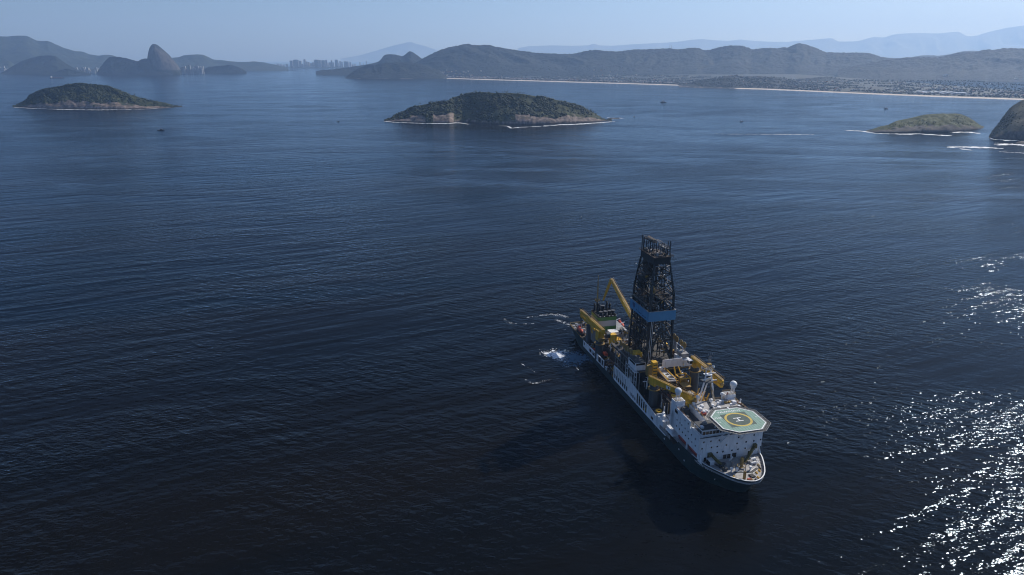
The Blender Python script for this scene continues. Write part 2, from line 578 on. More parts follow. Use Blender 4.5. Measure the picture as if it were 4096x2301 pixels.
hill_range('hill', crop([(1462, 478), (1472, 420), (1480, 345), (1488, 290), (1500, 240), (1515, 212), (1530, 195), (1545, 190), (1570, 196), (1590, 205), (1620, 230), (1650, 255), (1700, 300),
            (1740, 345), (1780, 390), (1805, 425), (1815, 445), (1822, 478)], 0, 100, S1),
           9320, 330, 380, 'steep bare granite peak standing over the bay', step=6, mat=M_PEAK, spur=0.12, spur_len=160, power=2.2, seed=8.2, tree=6, rock=granite, cat='peak')
hill_range('island', crop([(2015, 468), (2030, 455), (2060, 440), (2100, 420), (2200, 412), (2300, 402), (2340, 405), (2390, 420), (2440, 445), (2480, 466)], 0, 100, S1),
           9900, 120, 140, 'low wooded islet right of the granite peak', step=10, ny=24, mat=M_FOREST, spur_len=140, seed=9.2, tree=7, cat='island')
# right: headlands and the long ridge behind the town
hill_range('hills', crop([(600, 468), (657, 452), (720, 452), (735, 443), (760, 450), (820, 440), (900, 430), (960, 420), (1100, 400), (1200, 380), (1230, 370), (1260, 345), (1280, 310), (1310, 295), (1400, 297),
            (1480, 315), (1520, 280), (1545, 262), (1580, 275), (1630, 310), (1670, 340), (1800, 380), (2000, 430)], 1024, 100, S1),
           9300, 420, 700, 'twin topped headland running down to a fort point', step=12, mat=M_FOREST, spur_len=260, seed=10.2, tree=6)
R1 = crop([(1560, 440), (1600, 385), (1660, 345), (1750, 300), (1850, 250), (1950, 220), (2040, 205), (2070, 193), (2140, 190), (2230, 203), (2300, 200), (2340, 198), (2400, 215)], 1024, 100, S1) + \
     crop([(0, 245), (100, 260), (250, 280), (480, 290), (600, 290), (700, 270), (800, 252), (900, 255), (1000, 265), (1100, 265), (1250, 243), (1350, 245), (1480, 238), (1600, 235), (1690, 247),
           (1760, 232), (1850, 228), (1900, 240), (1940, 255), (2000, 245), (2100, 220), (2200, 205), (2310, 208), (2370, 225), (2420, 245), (2480, 235)], 2048, 100, S1)
R2 = crop([(0, 327), (100, 330), (210, 318), (290, 283), (340, 283), (400, 300), (500, 335), (580, 372), (640, 370), (720, 377), (820, 375), (950, 375), (1050, 388), (1120, 415), (1200, 425), (1270, 430),
           (1400, 436), (1600, 450), (1800, 480), (2000, 520)], 3072, 60, 1024 / 2555)
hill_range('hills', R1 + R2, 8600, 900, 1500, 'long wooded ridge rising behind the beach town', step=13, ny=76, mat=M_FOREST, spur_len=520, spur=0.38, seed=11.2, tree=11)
R3 = crop([(700, 540), (900, 500), (1050, 470), (1200, 445), (1400, 422), (1600, 420), (1700, 425), (1800, 400), (1900, 375), (2050, 370), (2200, 342), (2260, 350), (2350, 332), (2450, 327), (2555, 335),
           (2800, 300), (3200, 330), (3600, 420)], 3072, 60, 1024 / 2555)
hill_range('hills', R3, 7400, 1000, 1500, 'wooded hill at the right edge behind the town', step=12, ny=70, mat=M_FOREST, spur_len=480, spur=0.4, seed=12.2, tree=10)
hill_range('hills', crop([(1400, 440), (1450, 418), (1540, 403), (1650, 402), (1700, 408), (1780, 398), (1850, 385), (1950, 362), (2050, 356), (2150, 375), (2300, 420)], 3072, 60, 1024 / 2555),
           11500, 900, 900, 'paler ridge showing in the dip between two wooded hills', step=20, ny=40, mat=M_FOREST, spur_len=400, seed=12.9, tree=6)
def shore_rock(X, Y, H, t):
    return np.clip((6 + 8 * fbm(X / 60, Y / 60) - H) / 4, 0, 1) * (fbm(X / 140, Y / 200 + 3) > -0.1)
hill_range('hills', crop([(900, 532), (920, 512), (960, 480), (1020, 440), (1100, 410), (1200, 400), (1300, 383), (1450, 374), (1550, 375), (1650, 390), (1750, 420), (1850, 460), (1900, 500), (1930, 530)], 1024, 100, S1),
           7650, 330, 500, 'dark wooded headland with pale shore rocks', step=9, mat=M_FOREST, spur_len=230, seed=13.2, tree=8, rock=shore_rock)
hillA = crop([(1680, 612), (1800, 585), (1900, 560), (2000, 545), (2080, 530), (2150, 515), (2250, 513), (2330, 523), (2450, 520), (2576, 522)], 2048, 100, S1) + \
        crop([(70, 622), (150, 632), (250, 655), (350, 690), (430, 720)], 3072, 60, 1024 / 2555)
hill_range('hills', hillA, 5480, 470, 600, 'low promontory dotted with houses between the two beaches', step=9, ny=50, mat=M_FOREST, spur_len=200, spur=0.3, seed=14.2, tree=7, power=1.4, rock=shore_rock)
hill_range('hills', crop([(250, 660), (350, 632), (450, 628), (540, 617), (640, 618), (750, 648), (850, 668), (950, 690), (1050, 720)], 3072, 60, 1024 / 2555),
           6050, 260, 400, 'dark wooded knoll standing in the town', step=9, ny=40, mat=M_FOREST, spur_len=170, spur=0.3, seed=15.2, tree=9)

# ------------------------------------------------------------------ plain, beaches
from mathutils.bvhtree import BVHTree
def simple_mat(name, col, rough=0.8, var=0.25, scale=0.02, spec=0.2):
    if name in MATS: return MATS[name]
    m = bpy.data.materials.new(name)
    n, l = nodes_of(m)
    b = n['Principled BSDF']
    b.inputs['Roughness'].default_value = rough
    b.inputs['Specular IOR Level'].default_value = spec
    geo = n.new('ShaderNodeNewGeometry')
    nz = n.new('ShaderNodeTexNoise')
    nz.inputs['Scale'].default_value = scale
    nz.inputs['Detail'].default_value = 5
    l.new(geo.outputs['Position'], nz.inputs['Vector'])
    cr = n.new('ShaderNodeValToRGB')
    e = cr.color_ramp.elements
    e[0].position, e[1].position = 0.32, 0.68
    e[0].color = tuple(c * (1 - var) for c in col) + (1,)
    e[1].color = tuple(min(1, c * (1 + var)) for c in col) + (1,)
    l.new(nz.outputs['Fac'], cr.inputs['Fac'])
    l.new(cr.outputs['Color'], b.inputs['Base Color'])
    MATS[name] = m
    return m
coast_px = [(1560, 313.5), (1740, 313.5), (1850, 316.5), (2000, 321), (2200, 326.5), (2400, 332.5), (2600, 338.5), (2720, 342.5), (2800, 350), (2880, 353.5), (3072, 358.5), (3300, 368.5),
            (3500, 377.5), (3700, 385.5), (3900, 393), (4096, 400), (4400, 410), (4800, 424)]
CP = np.array([on_ground(*p) for p in coast_px])
cx = np.arange(CP[0, 0], CP[-1, 0], 18.0)
cyv = np.interp(cx, CP[:, 0], CP[:, 1]) + fbm(cx / 400, cx * 0, 3) * 12
def strip(name, y_off, z_of, mat, label, cat, kind='structure', cut=None):
    n = len(y_off)
    V = np.zeros((len(cx), n, 3))
    for j, (yo, z) in enumerate(zip(y_off, z_of)):
        V[:, j, 0] = cx
        V[:, j, 1] = (cyv + yo) if yo < 3000 else np.maximum(cyv + 1200, 9300)
        V[:, j, 2] = z
    F = grid_faces(len(cx), n)
    if cut:
        c = cx[F[:, 0] // n]
        F = F[(c < cut[0]) | (c > cut[1])]
    o = raw_mesh(name, V.reshape(-1, 3), F, mat)
    return tag(o, label, cat, kind=kind)
M_SAND = simple_mat('pale_sand', (0.62, 0.52, 0.42), var=0.12)
beach = strip('beach', [-20, 0, 26, 58], [-1.0, 0.35, 2.2, 3.4], M_SAND, 'long pale sand beach in front of the town', 'beach', cut=(on_ground(2715, 342.3)[0], on_ground(2888, 354)[0]))
M_LAND = simple_mat('town_ground', (0.018, 0.024, 0.015), var=0.5, scale=0.02)
land = strip('land', [57, 180, 400, 800, 1600, 2600, 3500], [3.3, 6.5, 8, 12, 18, 28, 40], M_LAND, 'flat wooded ground the beach town stands on', 'land')
def plain_h(x, y):
    return float(np.interp(y - np.interp(x, cx, cyv), [0, 57, 180, 400, 800, 1600, 2600, 3500], [0, 3.3, 6.5, 8, 12, 18, 28, 40]))

def bvh_of(objs):
    V, F = [], []
    for o in objs:
        me = o.data
        n = len(V)
        V += [v.co.copy() for v in me.vertices]
        F += [tuple(n + i for i in p.vertices) for p in me.polygons]
    return BVHTree.FromPolygons(V, F)
ground_bvh = bvh_of([land] + [o for o in C.objects if o.name.startswith('hills') and o.get('label', '').split()[0] in ('low', 'dark', 'wooded', 'long')])
def ground_z(x, y):
    h = ground_bvh.ray_cast(Vector((x, y, 3000)), Vector((0, 0, -1)))
    return h[0].z if h[0] else None

def land_point(px, py):
    """point of the land surveyed in the photograph"""
    x, y = on_ground(px, py)
    d = Vector((x, y, -CAM_H)).normalized()
    h = ground_bvh.ray_cast(Vector((0, 0, CAM_H)), d)
    return h[0] if h[0] else Vector((x, y, 8))

# ------------------------------------------------------------------ foliage pieces
ICO_V = []
_p = (1 + 5 ** 0.5) / 2
for a, b in ((1, _p), (1, -_p), (-1, _p), (-1, -_p)):
    ICO_V += [(0, a, b), (a, b, 0), (b, 0, a)]
ICO_V = np.array(ICO_V) / math.sqrt(1 + _p * _p)
def _ico_faces():
    F = []
    for i in range(12):
        for j in range(i + 1, 12):
            for k in range(j + 1, 12):
                if all(abs(np.linalg.norm(ICO_V[a] - ICO_V[b]) - 1.0515) < 0.02 for a, b in ((i, j), (j, k), (i, k))):
                    nrm = np.cross(ICO_V[j] - ICO_V[i], ICO_V[k] - ICO_V[i])
                    F.append((i, j, k) if nrm @ ICO_V[i] > 0 else (i, k, j))
    return np.array(F)
ICO_F = _ico_faces()
def clumps(centres, radii, squash=0.75, jit=0.42):
    """ragged leaf clumps: N x 12 vertices"""
    n = len(centres)
    V = ICO_V[None] * (1 + (R.rand(n, 12, 1) - 0.5) * 2 * jit) * np.asarray(radii)[:, None, None]
    V[:, :, 2] *= squash
    ang = R.rand(n) * 6.28
    c, s = np.cos(ang)[:, None], np.sin(ang)[:, None]
    x, y = V[:, :, 0] * c - V[:, :, 1] * s, V[:, :, 0] * s + V[:, :, 1] * c
    V[:, :, 0], V[:, :, 1] = x, y
    V += np.asarray(centres)[:, None, :]
    F = ICO_F[None] + (np.arange(n) * 12)[:, None, None]
    return V.reshape(-1, 3), F.reshape(-1, 3)
def leaf_material(name, dark, light):
    m = bpy.data.materials.new(name)
    n, l = nodes_of(m)
    b = n['Principled BSDF']
    b.inputs['Roughness'].default_value = 0.75
    b.inputs['Specular IOR Level'].default_value = 0.2
    geo = n.new('ShaderNodeNewGeometry')
    cr = n.new('ShaderNodeValToRGB')
    e = cr.color_ramp.elements
    e[0].color, e[1].color = dark + (1,), light + (1,)
    l.new(geo.outputs['Random Per Island'], cr.inputs['Fac'])
    l.new(cr.outputs['Color'], b.inputs['Base Color'])
    return m
M_LEAF = leaf_material('scrub_leaves', (0.008, 0.017, 0.005), (0.048, 0.058, 0.018))
M_TOWNLEAF = leaf_material('town_tree_leaves', (0.006, 0.012, 0.007), (0.020, 0.030, 0.014))
M_BARK = simple_mat('bark', (0.05, 0.04, 0.03), var=0.3, scale=2)

# ------------------------------------------------------------------ islands
def island(name, label, prof, front, depth, back, rockline, step=3.0, nf=34, nb=16, gpow=0.72, rough=5.0, gully=0.25, seed=0.0, veg=0, vr=(1.4, 4.2), canopy=3.0, mat=None, cat='island'):
    Fp = np.array([on_ground(*p) for p in front])
    Fu = Fp[:, 0] / Fp[:, 1]
    Fp, Fu = Fp[np.argsort(Fu)], np.sort(Fu)
    zmax_px = min(py for _, py in prof)
    P = []
    fpx, fpy = [q[0] for q in front], [q[1] for q in front]
    for px, py in prof:
        base = float(np.interp(px, fpx, fpy))
        frac = max(0.0, (base - py) / (max(fpy) - zmax_px))
        u = on_range(px, py, 1.0)[0]
        d = float(np.interp(u, Fu, Fp[:, 1])) + depth * (0.10 + 0.90 * min(1, frac) ** 0.6)
        x, z = on_range(px, py, d)
        P.append((x / d, d, z))
    P = np.array(P)
    P = P[np.argsort(P[:, 0])]
    us = np.arange(P[0, 0], P[-1, 0], step / Fp[:, 1].mean())
    xs = us * Fp[:, 1].mean()
    zr = np.maximum(np.interp(us, P[:, 0], P[:, 2]) - canopy, 0.6)
    yr = np.interp(us, P[:, 0], P[:, 1])
    yf = np.interp(us, Fu, Fp[:, 1]) + fbm(xs / 25 + seed, xs * 0, 3) * 5
    yb = yr + back * (0.15 + 0.85 * np.sqrt(zr / zr.max()))
    t = np.concatenate([np.linspace(-1, 0, nf), np.linspace(0, 1, nb)[1:]])
    X, T = np.meshgrid(xs, t, indexing='ij')
    Zr, Yr, Yf_, Yb = [np.repeat(q[:, None], len(t), 1) for q in (zr, yr, yf, yb)]
    s = 1 - np.abs(T)
    Y = np.where(T < 0, Yf_ + (Yr - Yf_) * s, Yb + (Yr - Yb) * s)
    g = np.where(T < 0, s ** gpow, 1 - (1 - s) ** 1.6)
    mid = np.sin(np.pi * np.clip(s, 0, 1))
    gl = ridged(X / 55 + seed + fbm(X / 80, Y / 40, 2) * 0.5, s * 1.2 + seed, 4)
    H = Zr * g * (1 - gully * (1 - gl) * mid * 1.4)
    rk0 = rockline(X, s, Zr)
    cliff = ridged(X / 13 + seed, H / 22 + Y / 30, 4) - 0.6
    H = H + np.clip(Zr / 25, 0.1, 1) * rough * (fbm(X / 22 + seed, Y / 22, 4, 0.55)) * np.minimum(1, s * 5) * (0.35 + mid)
    Y = Y + np.where(T < 0, cliff * 9 * mid * np.clip(rk0, 0, 1), 0)
    H = np.where(s <= 0.001, -3.0, np.maximum(H, 0.2))
    rk = rk0 + 0.55 * fbm(X / 18 + seed * 2, Y / 14 + H / 9, 4, 0.6)
    rock = np.clip((rk - 0.35) * 5, 0, 1)
    U = np.repeat(us[:, None], len(t), 1)
    V = np.stack([U * Y, Y, H], -1)
    o = raw_mesh(name, V.reshape(-1, 3), grid_faces(len(xs), len(t)), mat or M_ISLE)
    set_rock(o, rock)
    tag(o, label, cat, kind='structure')
    if veg:
        # cells where scrub grows
        cell = (rock[:-1, :-1] + rock[1:, 1:]) / 2
        e1 = V[1:, :-1] - V[:-1, :-1]
        e2 = V[:-1, 1:] - V[:-1, :-1]
        area = np.linalg.norm(np.cross(e1, e2), axis=-1)
        wgt = area * np.clip(0.5 - cell, 0, 0.5) * np.clip(0.5 + 2.2 * fbm(X / 50 + 7, Y / 50, 3)[:-1, :-1] - 0.9 * np.clip((X[:-1, :-1] - xs.mean()) / np.ptp(xs) * 2, 0, 1), 0.04, 1)
        wgt[:, nf + nb // 3:] *= 0.15
        pdf = (wgt / wgt.sum()).ravel()
        idx = R.choice(len(pdf), size=veg, p=pdf)
        i, j = np.unravel_index(idx, wgt.shape)
        a, b = R.rand(veg, 1), R.rand(veg, 1)
        ctr = V[i, j] + a * e1[i, j] + b * e2[i, j]
        rr = vr[0] + (vr[1] - vr[0]) * R.rand(veg) ** 2.2
        ctr[:, 2] += rr * 0.25
        VV, FF = clumps(ctr, rr)
        tag(raw_mesh('island_scrub', VV, FF, M_LEAF), 'dense dark green scrub and low trees covering the ' + label.split(' with ')[0], 'scrub', kind='stuff')
    return o, us, yr, zr

mid_prof = crop([(1296, 966), (1330, 945), (1400, 905), (1460, 880), (1560, 820), (1700, 790), (1780, 772), (1900, 765), (1930, 760), (2000, 725), (2100, 690), (2200, 677), (2340, 672), (2420, 677), (2540, 672), (2576, 677)], 1024, 100, S1) + \
           crop([(60, 682), (130, 688), (250, 710), (400, 738), (530, 762), (650, 800), (760, 842), (850, 890), (920, 935), (960, 955), (1008, 972)], 2048, 100, S1)
def mid_rock(X, s, Zr):
    left = (X < -192) * np.clip(1.15 - s * 1.75 + 0.25 * (vnoise(X / 22, X * 0) - 0.5), 0, 1.2) * ((np.abs(X + 275) > 12) * 1.0)
    right = (X > 10) * np.clip(1.05 - s * (3.0 - np.clip((X - 100) / 130, 0, 1.4)), 0, 1)
    mid = ((X >= -192) & (X <= 10)) * np.clip(0.8 - s * 9, 0, 1)
    return left + right + mid
isl_mid, mxs, myr, mzr = island('island', 'large scrub covered island with pale cliffs, centre of the bay', mid_prof,
    [(1536, 484.5), (1600, 489), (1700, 493), (1800, 494), (1822, 490), (1850, 488), (1900, 492), (2000, 498), (2100, 499), (2200, 497), (2330, 491), (2400, 487), (2440, 484)],
    150, 170, mid_rock, seed=1.5, veg=10000, vr=(1.4, 5.6), gully=0.42)
left_prof = crop([(138, 822), (200, 788), (270, 748), (290, 712), (380, 662), (450, 637), (530, 625), (620, 610), (680, 595), (790, 583), (850, 588), (940, 597), (1030, 604), (1090, 615), (1180, 642), (1300, 692),
                  (1400, 722), (1500, 755), (1600, 774), (1700, 797), (1780, 815), (1830, 822)], 0, 100, S1)
def left_rock(X, s, Zr):
    return np.clip(1.1 - s * 3.1, 0, 1) * (0.75 + 0.5 * vnoise(X / 60, X * 0 + 3))
isl_left, lxs, lyr, lzr = island('island', 'wooded island with a rocky shore at the left side of the bay', left_prof,
    crop([(136, 826), (250, 834), (500, 846), (750, 850), (1000, 852), (1250, 850), (1500, 845), (1700, 832), (1840, 823)], 0, 100, S1), 190, 220, left_rock, seed=4.5, step=4.0, veg=9000, vr=(1.8, 5.2), gully=0.30)
S7 = 1024 / 2555
right_prof = crop([(982, 1162), (1040, 1142), (1120, 1112), (1200, 1096), (1290, 1052), (1440, 1022), (1520, 1002), (1620, 987), (1720, 980), (1830, 982), (1930, 992), (2000, 1022), (2060, 1052), (2110, 1092), (2150, 1116), (2158, 1126)], 3072, 60, S7)
def right_rock(X, s, Zr):
    return np.clip(1.25 - s * 2.7 - 0.25 * ((X - 1230) / 190), 0, 1)
M_GRASSY = forest_material('grass_and_rock', ((0.030, 0.044, 0.010), (0.075, 0.085, 0.020)), scale=0.08, bump=1.0, rock=(0.145, 0.125, 0.105), rock_dark=(0.030, 0.029, 0.028))
isl_right, _, _, _ = island('island', 'small grassy rock islet near the right edge with surf along its foot', right_prof,
    crop([(978, 1163), (1070, 1172), (1250, 1182), (1400, 1182), (1600, 1180), (1800, 1176), (2000, 1158), (2100, 1142), (2162, 1126)], 3072, 60, S7), 110, 120, right_rock, step=2.2, canopy=0.5, seed=7.5, gpow=0.62,
    gully=0.22, veg=500, vr=(0.6, 1.6), mat=M_GRASSY)
edge_prof = crop([(2205, 1218), (2225, 1180), (2300, 1085), (2370, 985), (2440, 905), (2520, 853), (2560, 838), (2700, 790), (2900, 760), (3150, 800), (3400, 950), (3600, 1180)], 3072, 60, S7)
def edge_rock(X, s, Zr):
    return np.clip(0.9 - s * 5.0, 0, 1)
M_EDGE = forest_material('dark_slab_scrub', ((0.014, 0.020, 0.010), (0.036, 0.040, 0.020)), scale=0.06, bump=1.5, rock=(0.12, 0.10, 0.085), rock_dark=(0.03, 0.028, 0.026))
island('island', 'steep dark rocky island cut off by the right edge', edge_prof,
    crop([(2200, 1220), (2260, 1242), (2400, 1248), (2560, 1250), (2800, 1262), (3200, 1265), (3620, 1190)], 3072, 60, S7), 150, 200, edge_rock, step=2.4, canopy=1.0, rough=2.0, seed=8.8, gpow=0.62, gully=0.15, veg=3500, vr=(0.8, 2.2), mat=M_EDGE)
island('rock', 'low wave washed rock at the foot of the right edge island', crop([(2470, 1285), (2490, 1268), (2530, 1258), (2600, 1262), (2700, 1262), (2800, 1290)], 3072, 60, S7),
    crop([(2465, 1286), (2520, 1290), (2600, 1292), (2820, 1292)], 3072, 60, S7), 25, 30, lambda X, s, Z: s * 0 + 1, step=1.2, nf=14, nb=8, canopy=0, seed=9.4, mat=M_EDGE, cat='rock')
island('rock', 'thin low reef awash off the right tip of the centre island', crop([(960, 940), (985, 936), (1030, 935), (1070, 934), (1085, 941)], 2048, 100, S1),
    crop([(955, 942), (1020, 943), (1090, 943)], 2048, 100, S1), 10, 14, lambda X, s, Z: s * 0 + 1, step=1.5, nf=10, nb=6, canopy=0, seed=9.9, rough=1.0, mat=M_EDGE, cat='rock')

# trees on the island skylines, one by one
def make_tree(h, seed, palm=False):
    r = random.Random(seed)
    root = empty('tree')
    tr = MB()
    lean = (r.uniform(-0.6, 0.6), r.uniform(-0.4, 0.4))
    top = (lean[0], lean[1], h * 0.62)
    tr.tube((0, 0, -1.5), top, 0.26, 0.13, n=6)
    for k in range(3):
        a = r.uniform(0, 6.28)
        tr.tube((lean[0] * 0.7, lean[1] * 0.7, h * 0.44), (top[0] + 1.3 * math.cos(a), top[1] + 1.3 * math.sin(a), h * 0.74), 0.11, 0.05, n=5)
    tr.build('trunk', M_BARK, root)
    ctr, rad = [], []
    if palm:
        for k in range(9):
            a = k * 0.7 + r.random()
            for q in range(3):
                ctr.append((top[0] + (0.6 + q * 0.75) * math.cos(a), top[1] + (0.6 + q * 0.75) * math.sin(a), h * 0.72 + 0.35 - 0.28 * q * q))
                rad.append(0.55 - 0.08 * q)
    else:
        for k in range(r.randint(11, 17)):
            a, q = r.uniform(0, 6.28), r.random() ** 0.6 * h * 0.34
            ctr.append((top[0] + q * math.cos(a), top[1] + q * math.sin(a), h * r.uniform(0.55, 0.98)))
            rad.append(r.uniform(0.6, 1.35) * h / 9)
    VV, FF = clumps(np.array(ctr), np.array(rad), 0.7, 0.45)
    raw_mesh('crown', VV, FF, M_LEAF, parent=root)
    return root
protos = [make_tree(9.5, 1), make_tree(8, 2), make_tree(11, 3), make_tree(9, 4, True), make_tree(7, 5), make_tree(10, 6)]
used = [False] * 6
def plant(kind, x, y, z, rz, sc, label, group):
    if not used[kind]:
        t = protos[kind]
        used[kind] = True
    else:
        t = copy_tree(protos[kind])
    t.location, t.rotation_euler, t.scale = (x, y, z), (0, 0, rz), (sc, sc, sc)
    tag(t, label, 'tree', group)
def ridge_trees(pxs, xs, yr, zr, label, group, off=0.0):
    for px in pxs:
        u = on_range(px, 400, 1.0)[0]
        y, z = float(np.interp(u, xs, yr)), float(np.interp(u, xs, zr))
        x = u * y
        plant(rnd.choice([0, 1, 2, 4, 5, 3]), x, y + rnd.uniform(-4, 4) + off, z, rnd.uniform(0, 6.28), rnd.uniform(0.55, 0.9), label, group)
ridge_trees([1658, 1681, 1708, 1724, 1731, 1747, 1756, 1768, 1775, 1780], mxs, myr, mzr, 'dark tree along the crest of the low left end of the centre island', 'trees on the left crest of the centre island')
ridge_trees([1846, 1857, 1894, 1902, 1921, 1954, 1985, 2010], mxs, myr, mzr, 'dark tree standing on the highest crest of the centre island', 'trees on the high crest of the centre island')
ridge_trees([2020, 2027, 2031, 2063, 2071, 2080, 2090, 2096], mxs, myr, mzr, 'tree in the small tuft group at the summit of the centre island', 'summit trees of the centre island')
ridge_trees([2170, 2256, 2334, 2351, 2364, 2377, 2389, 2301], mxs, myr, mzr, 'small lone tree on the falling right slope of the centre island', 'trees on the right slope of the centre island')
ridge_trees([118, 130, 150, 178, 205, 232, 270, 285, 318, 345, 375], lxs, lyr, lzr, 'tree on the rounded crest of the left island', 'trees on the crest of the left island')
ridge_trees([432, 440, 478, 492, 520, 540, 565, 585, 600, 615, 628, 640, 655], lxs, lyr, lzr, 'small tree on the long right tail of the left island', 'trees on the right tail of the left island')

# ------------------------------------------------------------------ town
def house_mesh(w_, d_, h_, kind, seed):
    r = random.Random(seed)
    b = MB()
    b.box(-w_ / 2, w_ / 2, -d_ / 2, d_ / 2, -3, h_)
    wall = b
    rf = MB()
    if kind == 'gable':
        rf.xprism([(-w_ / 2 - 0.5, h_), (w_ / 2 + 0.5, h_), (0, h_ + w_ * 0.22)], -d_ / 2 - 0.4, d_ / 2 + 0.4)
    elif kind == 'flat':
        rf.box(-w_ / 2 - 0.3, w_ / 2 + 0.3, -d_ / 2 - 0.3, d_ / 2 + 0.3, h_, h_ + 0.4)
        rf.box(-w_ / 6, w_ / 6, -d_ / 6, d_ / 6, h_ + 0.4, h_ + 2.2)
    else:
        rf.add([(-w_ / 2 - .5, -d_ / 2 - .5, h_), (w_ / 2 + .5, -d_ / 2 - .5, h_), (w_ / 2 + .5, d_ / 2 + .5, h_), (-w_ / 2 - .5, d_ / 2 + .5, h_), (0, -d_ / 5, h_ + w_ * .2), (0, d_ / 5, h_ + w_ * .2)],
               [(0, 1, 4), (1, 2, 5, 4), (2, 3, 5), (3, 0, 4, 5), (3, 2, 1, 0)])
    win = MB()
    for sx in (-0.3, 0.0, 0.3):
        win.box(sx * w_ - 0.7, sx * w_ + 0.7, -d_ / 2 - 0.06, -d_ / 2 + 0.02, h_ * 0.45, h_ * 0.45 + 1.5)
    return wall, rf, win
wall_m = [simple_mat('wall_white', (0.42, 0.41, 0.40)), simple_mat('wall_cream', (0.32, 0.28, 0.23)), simple_mat('wall_pink', (0.34, 0.24, 0.20)), simple_mat('wall_grey', (0.24, 0.25, 0.26))]
roof_m = [simple_mat('roof_tile', (0.22, 0.10, 0.065)), simple_mat('roof_grey', (0.20, 0.20, 0.20)), simple_mat('roof_white', (0.42, 0.42, 0.42)), simple_mat('roof_brown', (0.12, 0.075, 0.055))]
M_GLASS = simple_mat('dark_glass', (0.02, 0.025, 0.03), rough=0.2, var=0.2, spec=0.5)
hprotos = []
for i in range(10):
    kind = ['gable', 'flat', 'hip'][i % 3]
    a = house_mesh(8 + 1.1 * i, 9 + (i * 37 % 7), 4.5 + (i * 13 % 4) * 1.6, kind, i)
    root = empty('house')
    a[0].build('wall', wall_m[i % 4], root)
    a[1].build('roof', roof_m[(i * 3) % 4], root)
    hprotos.append(root)
hused = [False] * len(hprotos)
def put_house(x, y, label, group):
    z = ground_z(x, y)
    if z is None: return
    i = rnd.randrange(len(hprotos))
    if hused[i]: t = copy_tree(hprotos[i])
    else: t, hused[i] = hprotos[i], True
    t.location, t.rotation_euler = (x, y, z), (0, 0, rnd.choice([-0.3, -0.2, 1.3, 0.1, -0.35]) + rnd.uniform(-0.15, 0.15))
    tag(t, label, 'house', group)
n_h = 0
for k in range(96):      # beach front rows, left beach
    x = -700 + 2050 * (k + rnd.random()) / 96
    put_house(x, float(np.interp(x, cx, cyv)) + rnd.choice([135, 150, 172, 200, 240, 290]), 'small house in the row behind the far left beach', 'houses behind the left beach')
for k in range(80):      # promontory
    x, y = rnd.uniform(1560, 2350), rnd.uniform(5480, 5760)
    z = ground_z(x, y)
    if z and z > 14: put_house(x, y, 'small house scattered over the promontory slope between the beaches', 'houses on the promontory')
for k in range(110):     # right beach
    x = 1650 + 1500 * (k + rnd.random()) / 110
    put_house(x, float(np.interp(x, cx, cyv)) + 130 + 900 * rnd.random() ** 1.5, 'small house among trees behind the right beach', 'houses behind the right beach')
# the rest of the town, far too many to tell apart
hv, hf = {0: [], 1: [], 2: [], 3: []}, {0: [], 1: [], 2: [], 3: []}
far_parts = [MB() for _ in range(3)]
for k in range(1400):
    u = rnd.random()
    x = rnd.uniform(-900, 3600)
    y = float(np.interp(x, cx, cyv)) + 150 + 2300 * rnd.random() ** 1.3
    if x < 1300 and rnd.random() < 0.6:
        y = float(np.interp(x, cx, cyv)) + 140 + 420 * rnd.random()
    if vnoise(x / 260, y / 200) < 0.47: continue
    z = ground_z(x, y)
    if z is None or z > 75: continue
    w_, d_, h_ = rnd.uniform(7, 17), rnd.uniform(7, 15), rnd.choice([3.5, 4, 6, 6.5, 7, 9])
    m = far_parts[rnd.choice([0, 0, 1, 1, 1, 2])]
    m.rbox(x, y, z - 4, z + h_, w_, d_, rnd.uniform(-0.5, 0.2))
    if rnd.random() < 0.55:
        m.rbox(x, y, z + h_, z + h_ + 2.2, w_ + 0.6, d_ + 0.6, 0, 0.25)
for m, mt in zip(far_parts, (wall_m[0], wall_m[1], roof_m[0])):
    tag(m.build('distant_houses', mt), 'mass of tiny %s houses of the town below the hills' % {wall_m[0]: 'white', wall_m[1]: 'cream', roof_m[0]: 'tile red'}[mt], 'houses', kind='stuff')
ctr, rad = [], []
for k in range(19000):
    x = rnd.uniform(-1100, 3700)
    y = float(np.interp(x, cx, cyv)) + 118 + 2600 * rnd.random() ** 1.4
    if vnoise(x / 130 + 9, y / 110) < 0.36: continue
    z = plain_h(x, y) if rnd.random() < 0.5 else None
    if z is None:
        z = ground_z(x, y)
        if z is None or z > 110: continue
    r_ = rnd.uniform(2.5, 6.5)
    ctr.append((x, y, z + r_ * 0.4))
    rad.append(r_)
for k in range(4200):
    x, y = rnd.uniform(1350, 2420), rnd.uniform(5020, 5700)
    if vnoise(x / 70 + 2, y / 60) < 0.34: continue
    z = ground_z(x, y)
    if z is None or z < 9: continue
    r_ = rnd.uniform(2.5, 6.0)
    ctr.append((x, y, z + r_ * 0.4))
    rad.append(r_)
VV, FF = clumps(np.array(ctr), np.array(rad), 0.8)
tag(raw_mesh('town_trees', VV, FF, M_TOWNLEAF), 'dark green trees growing thickly between the houses of the town', 'trees', kind='stuff')
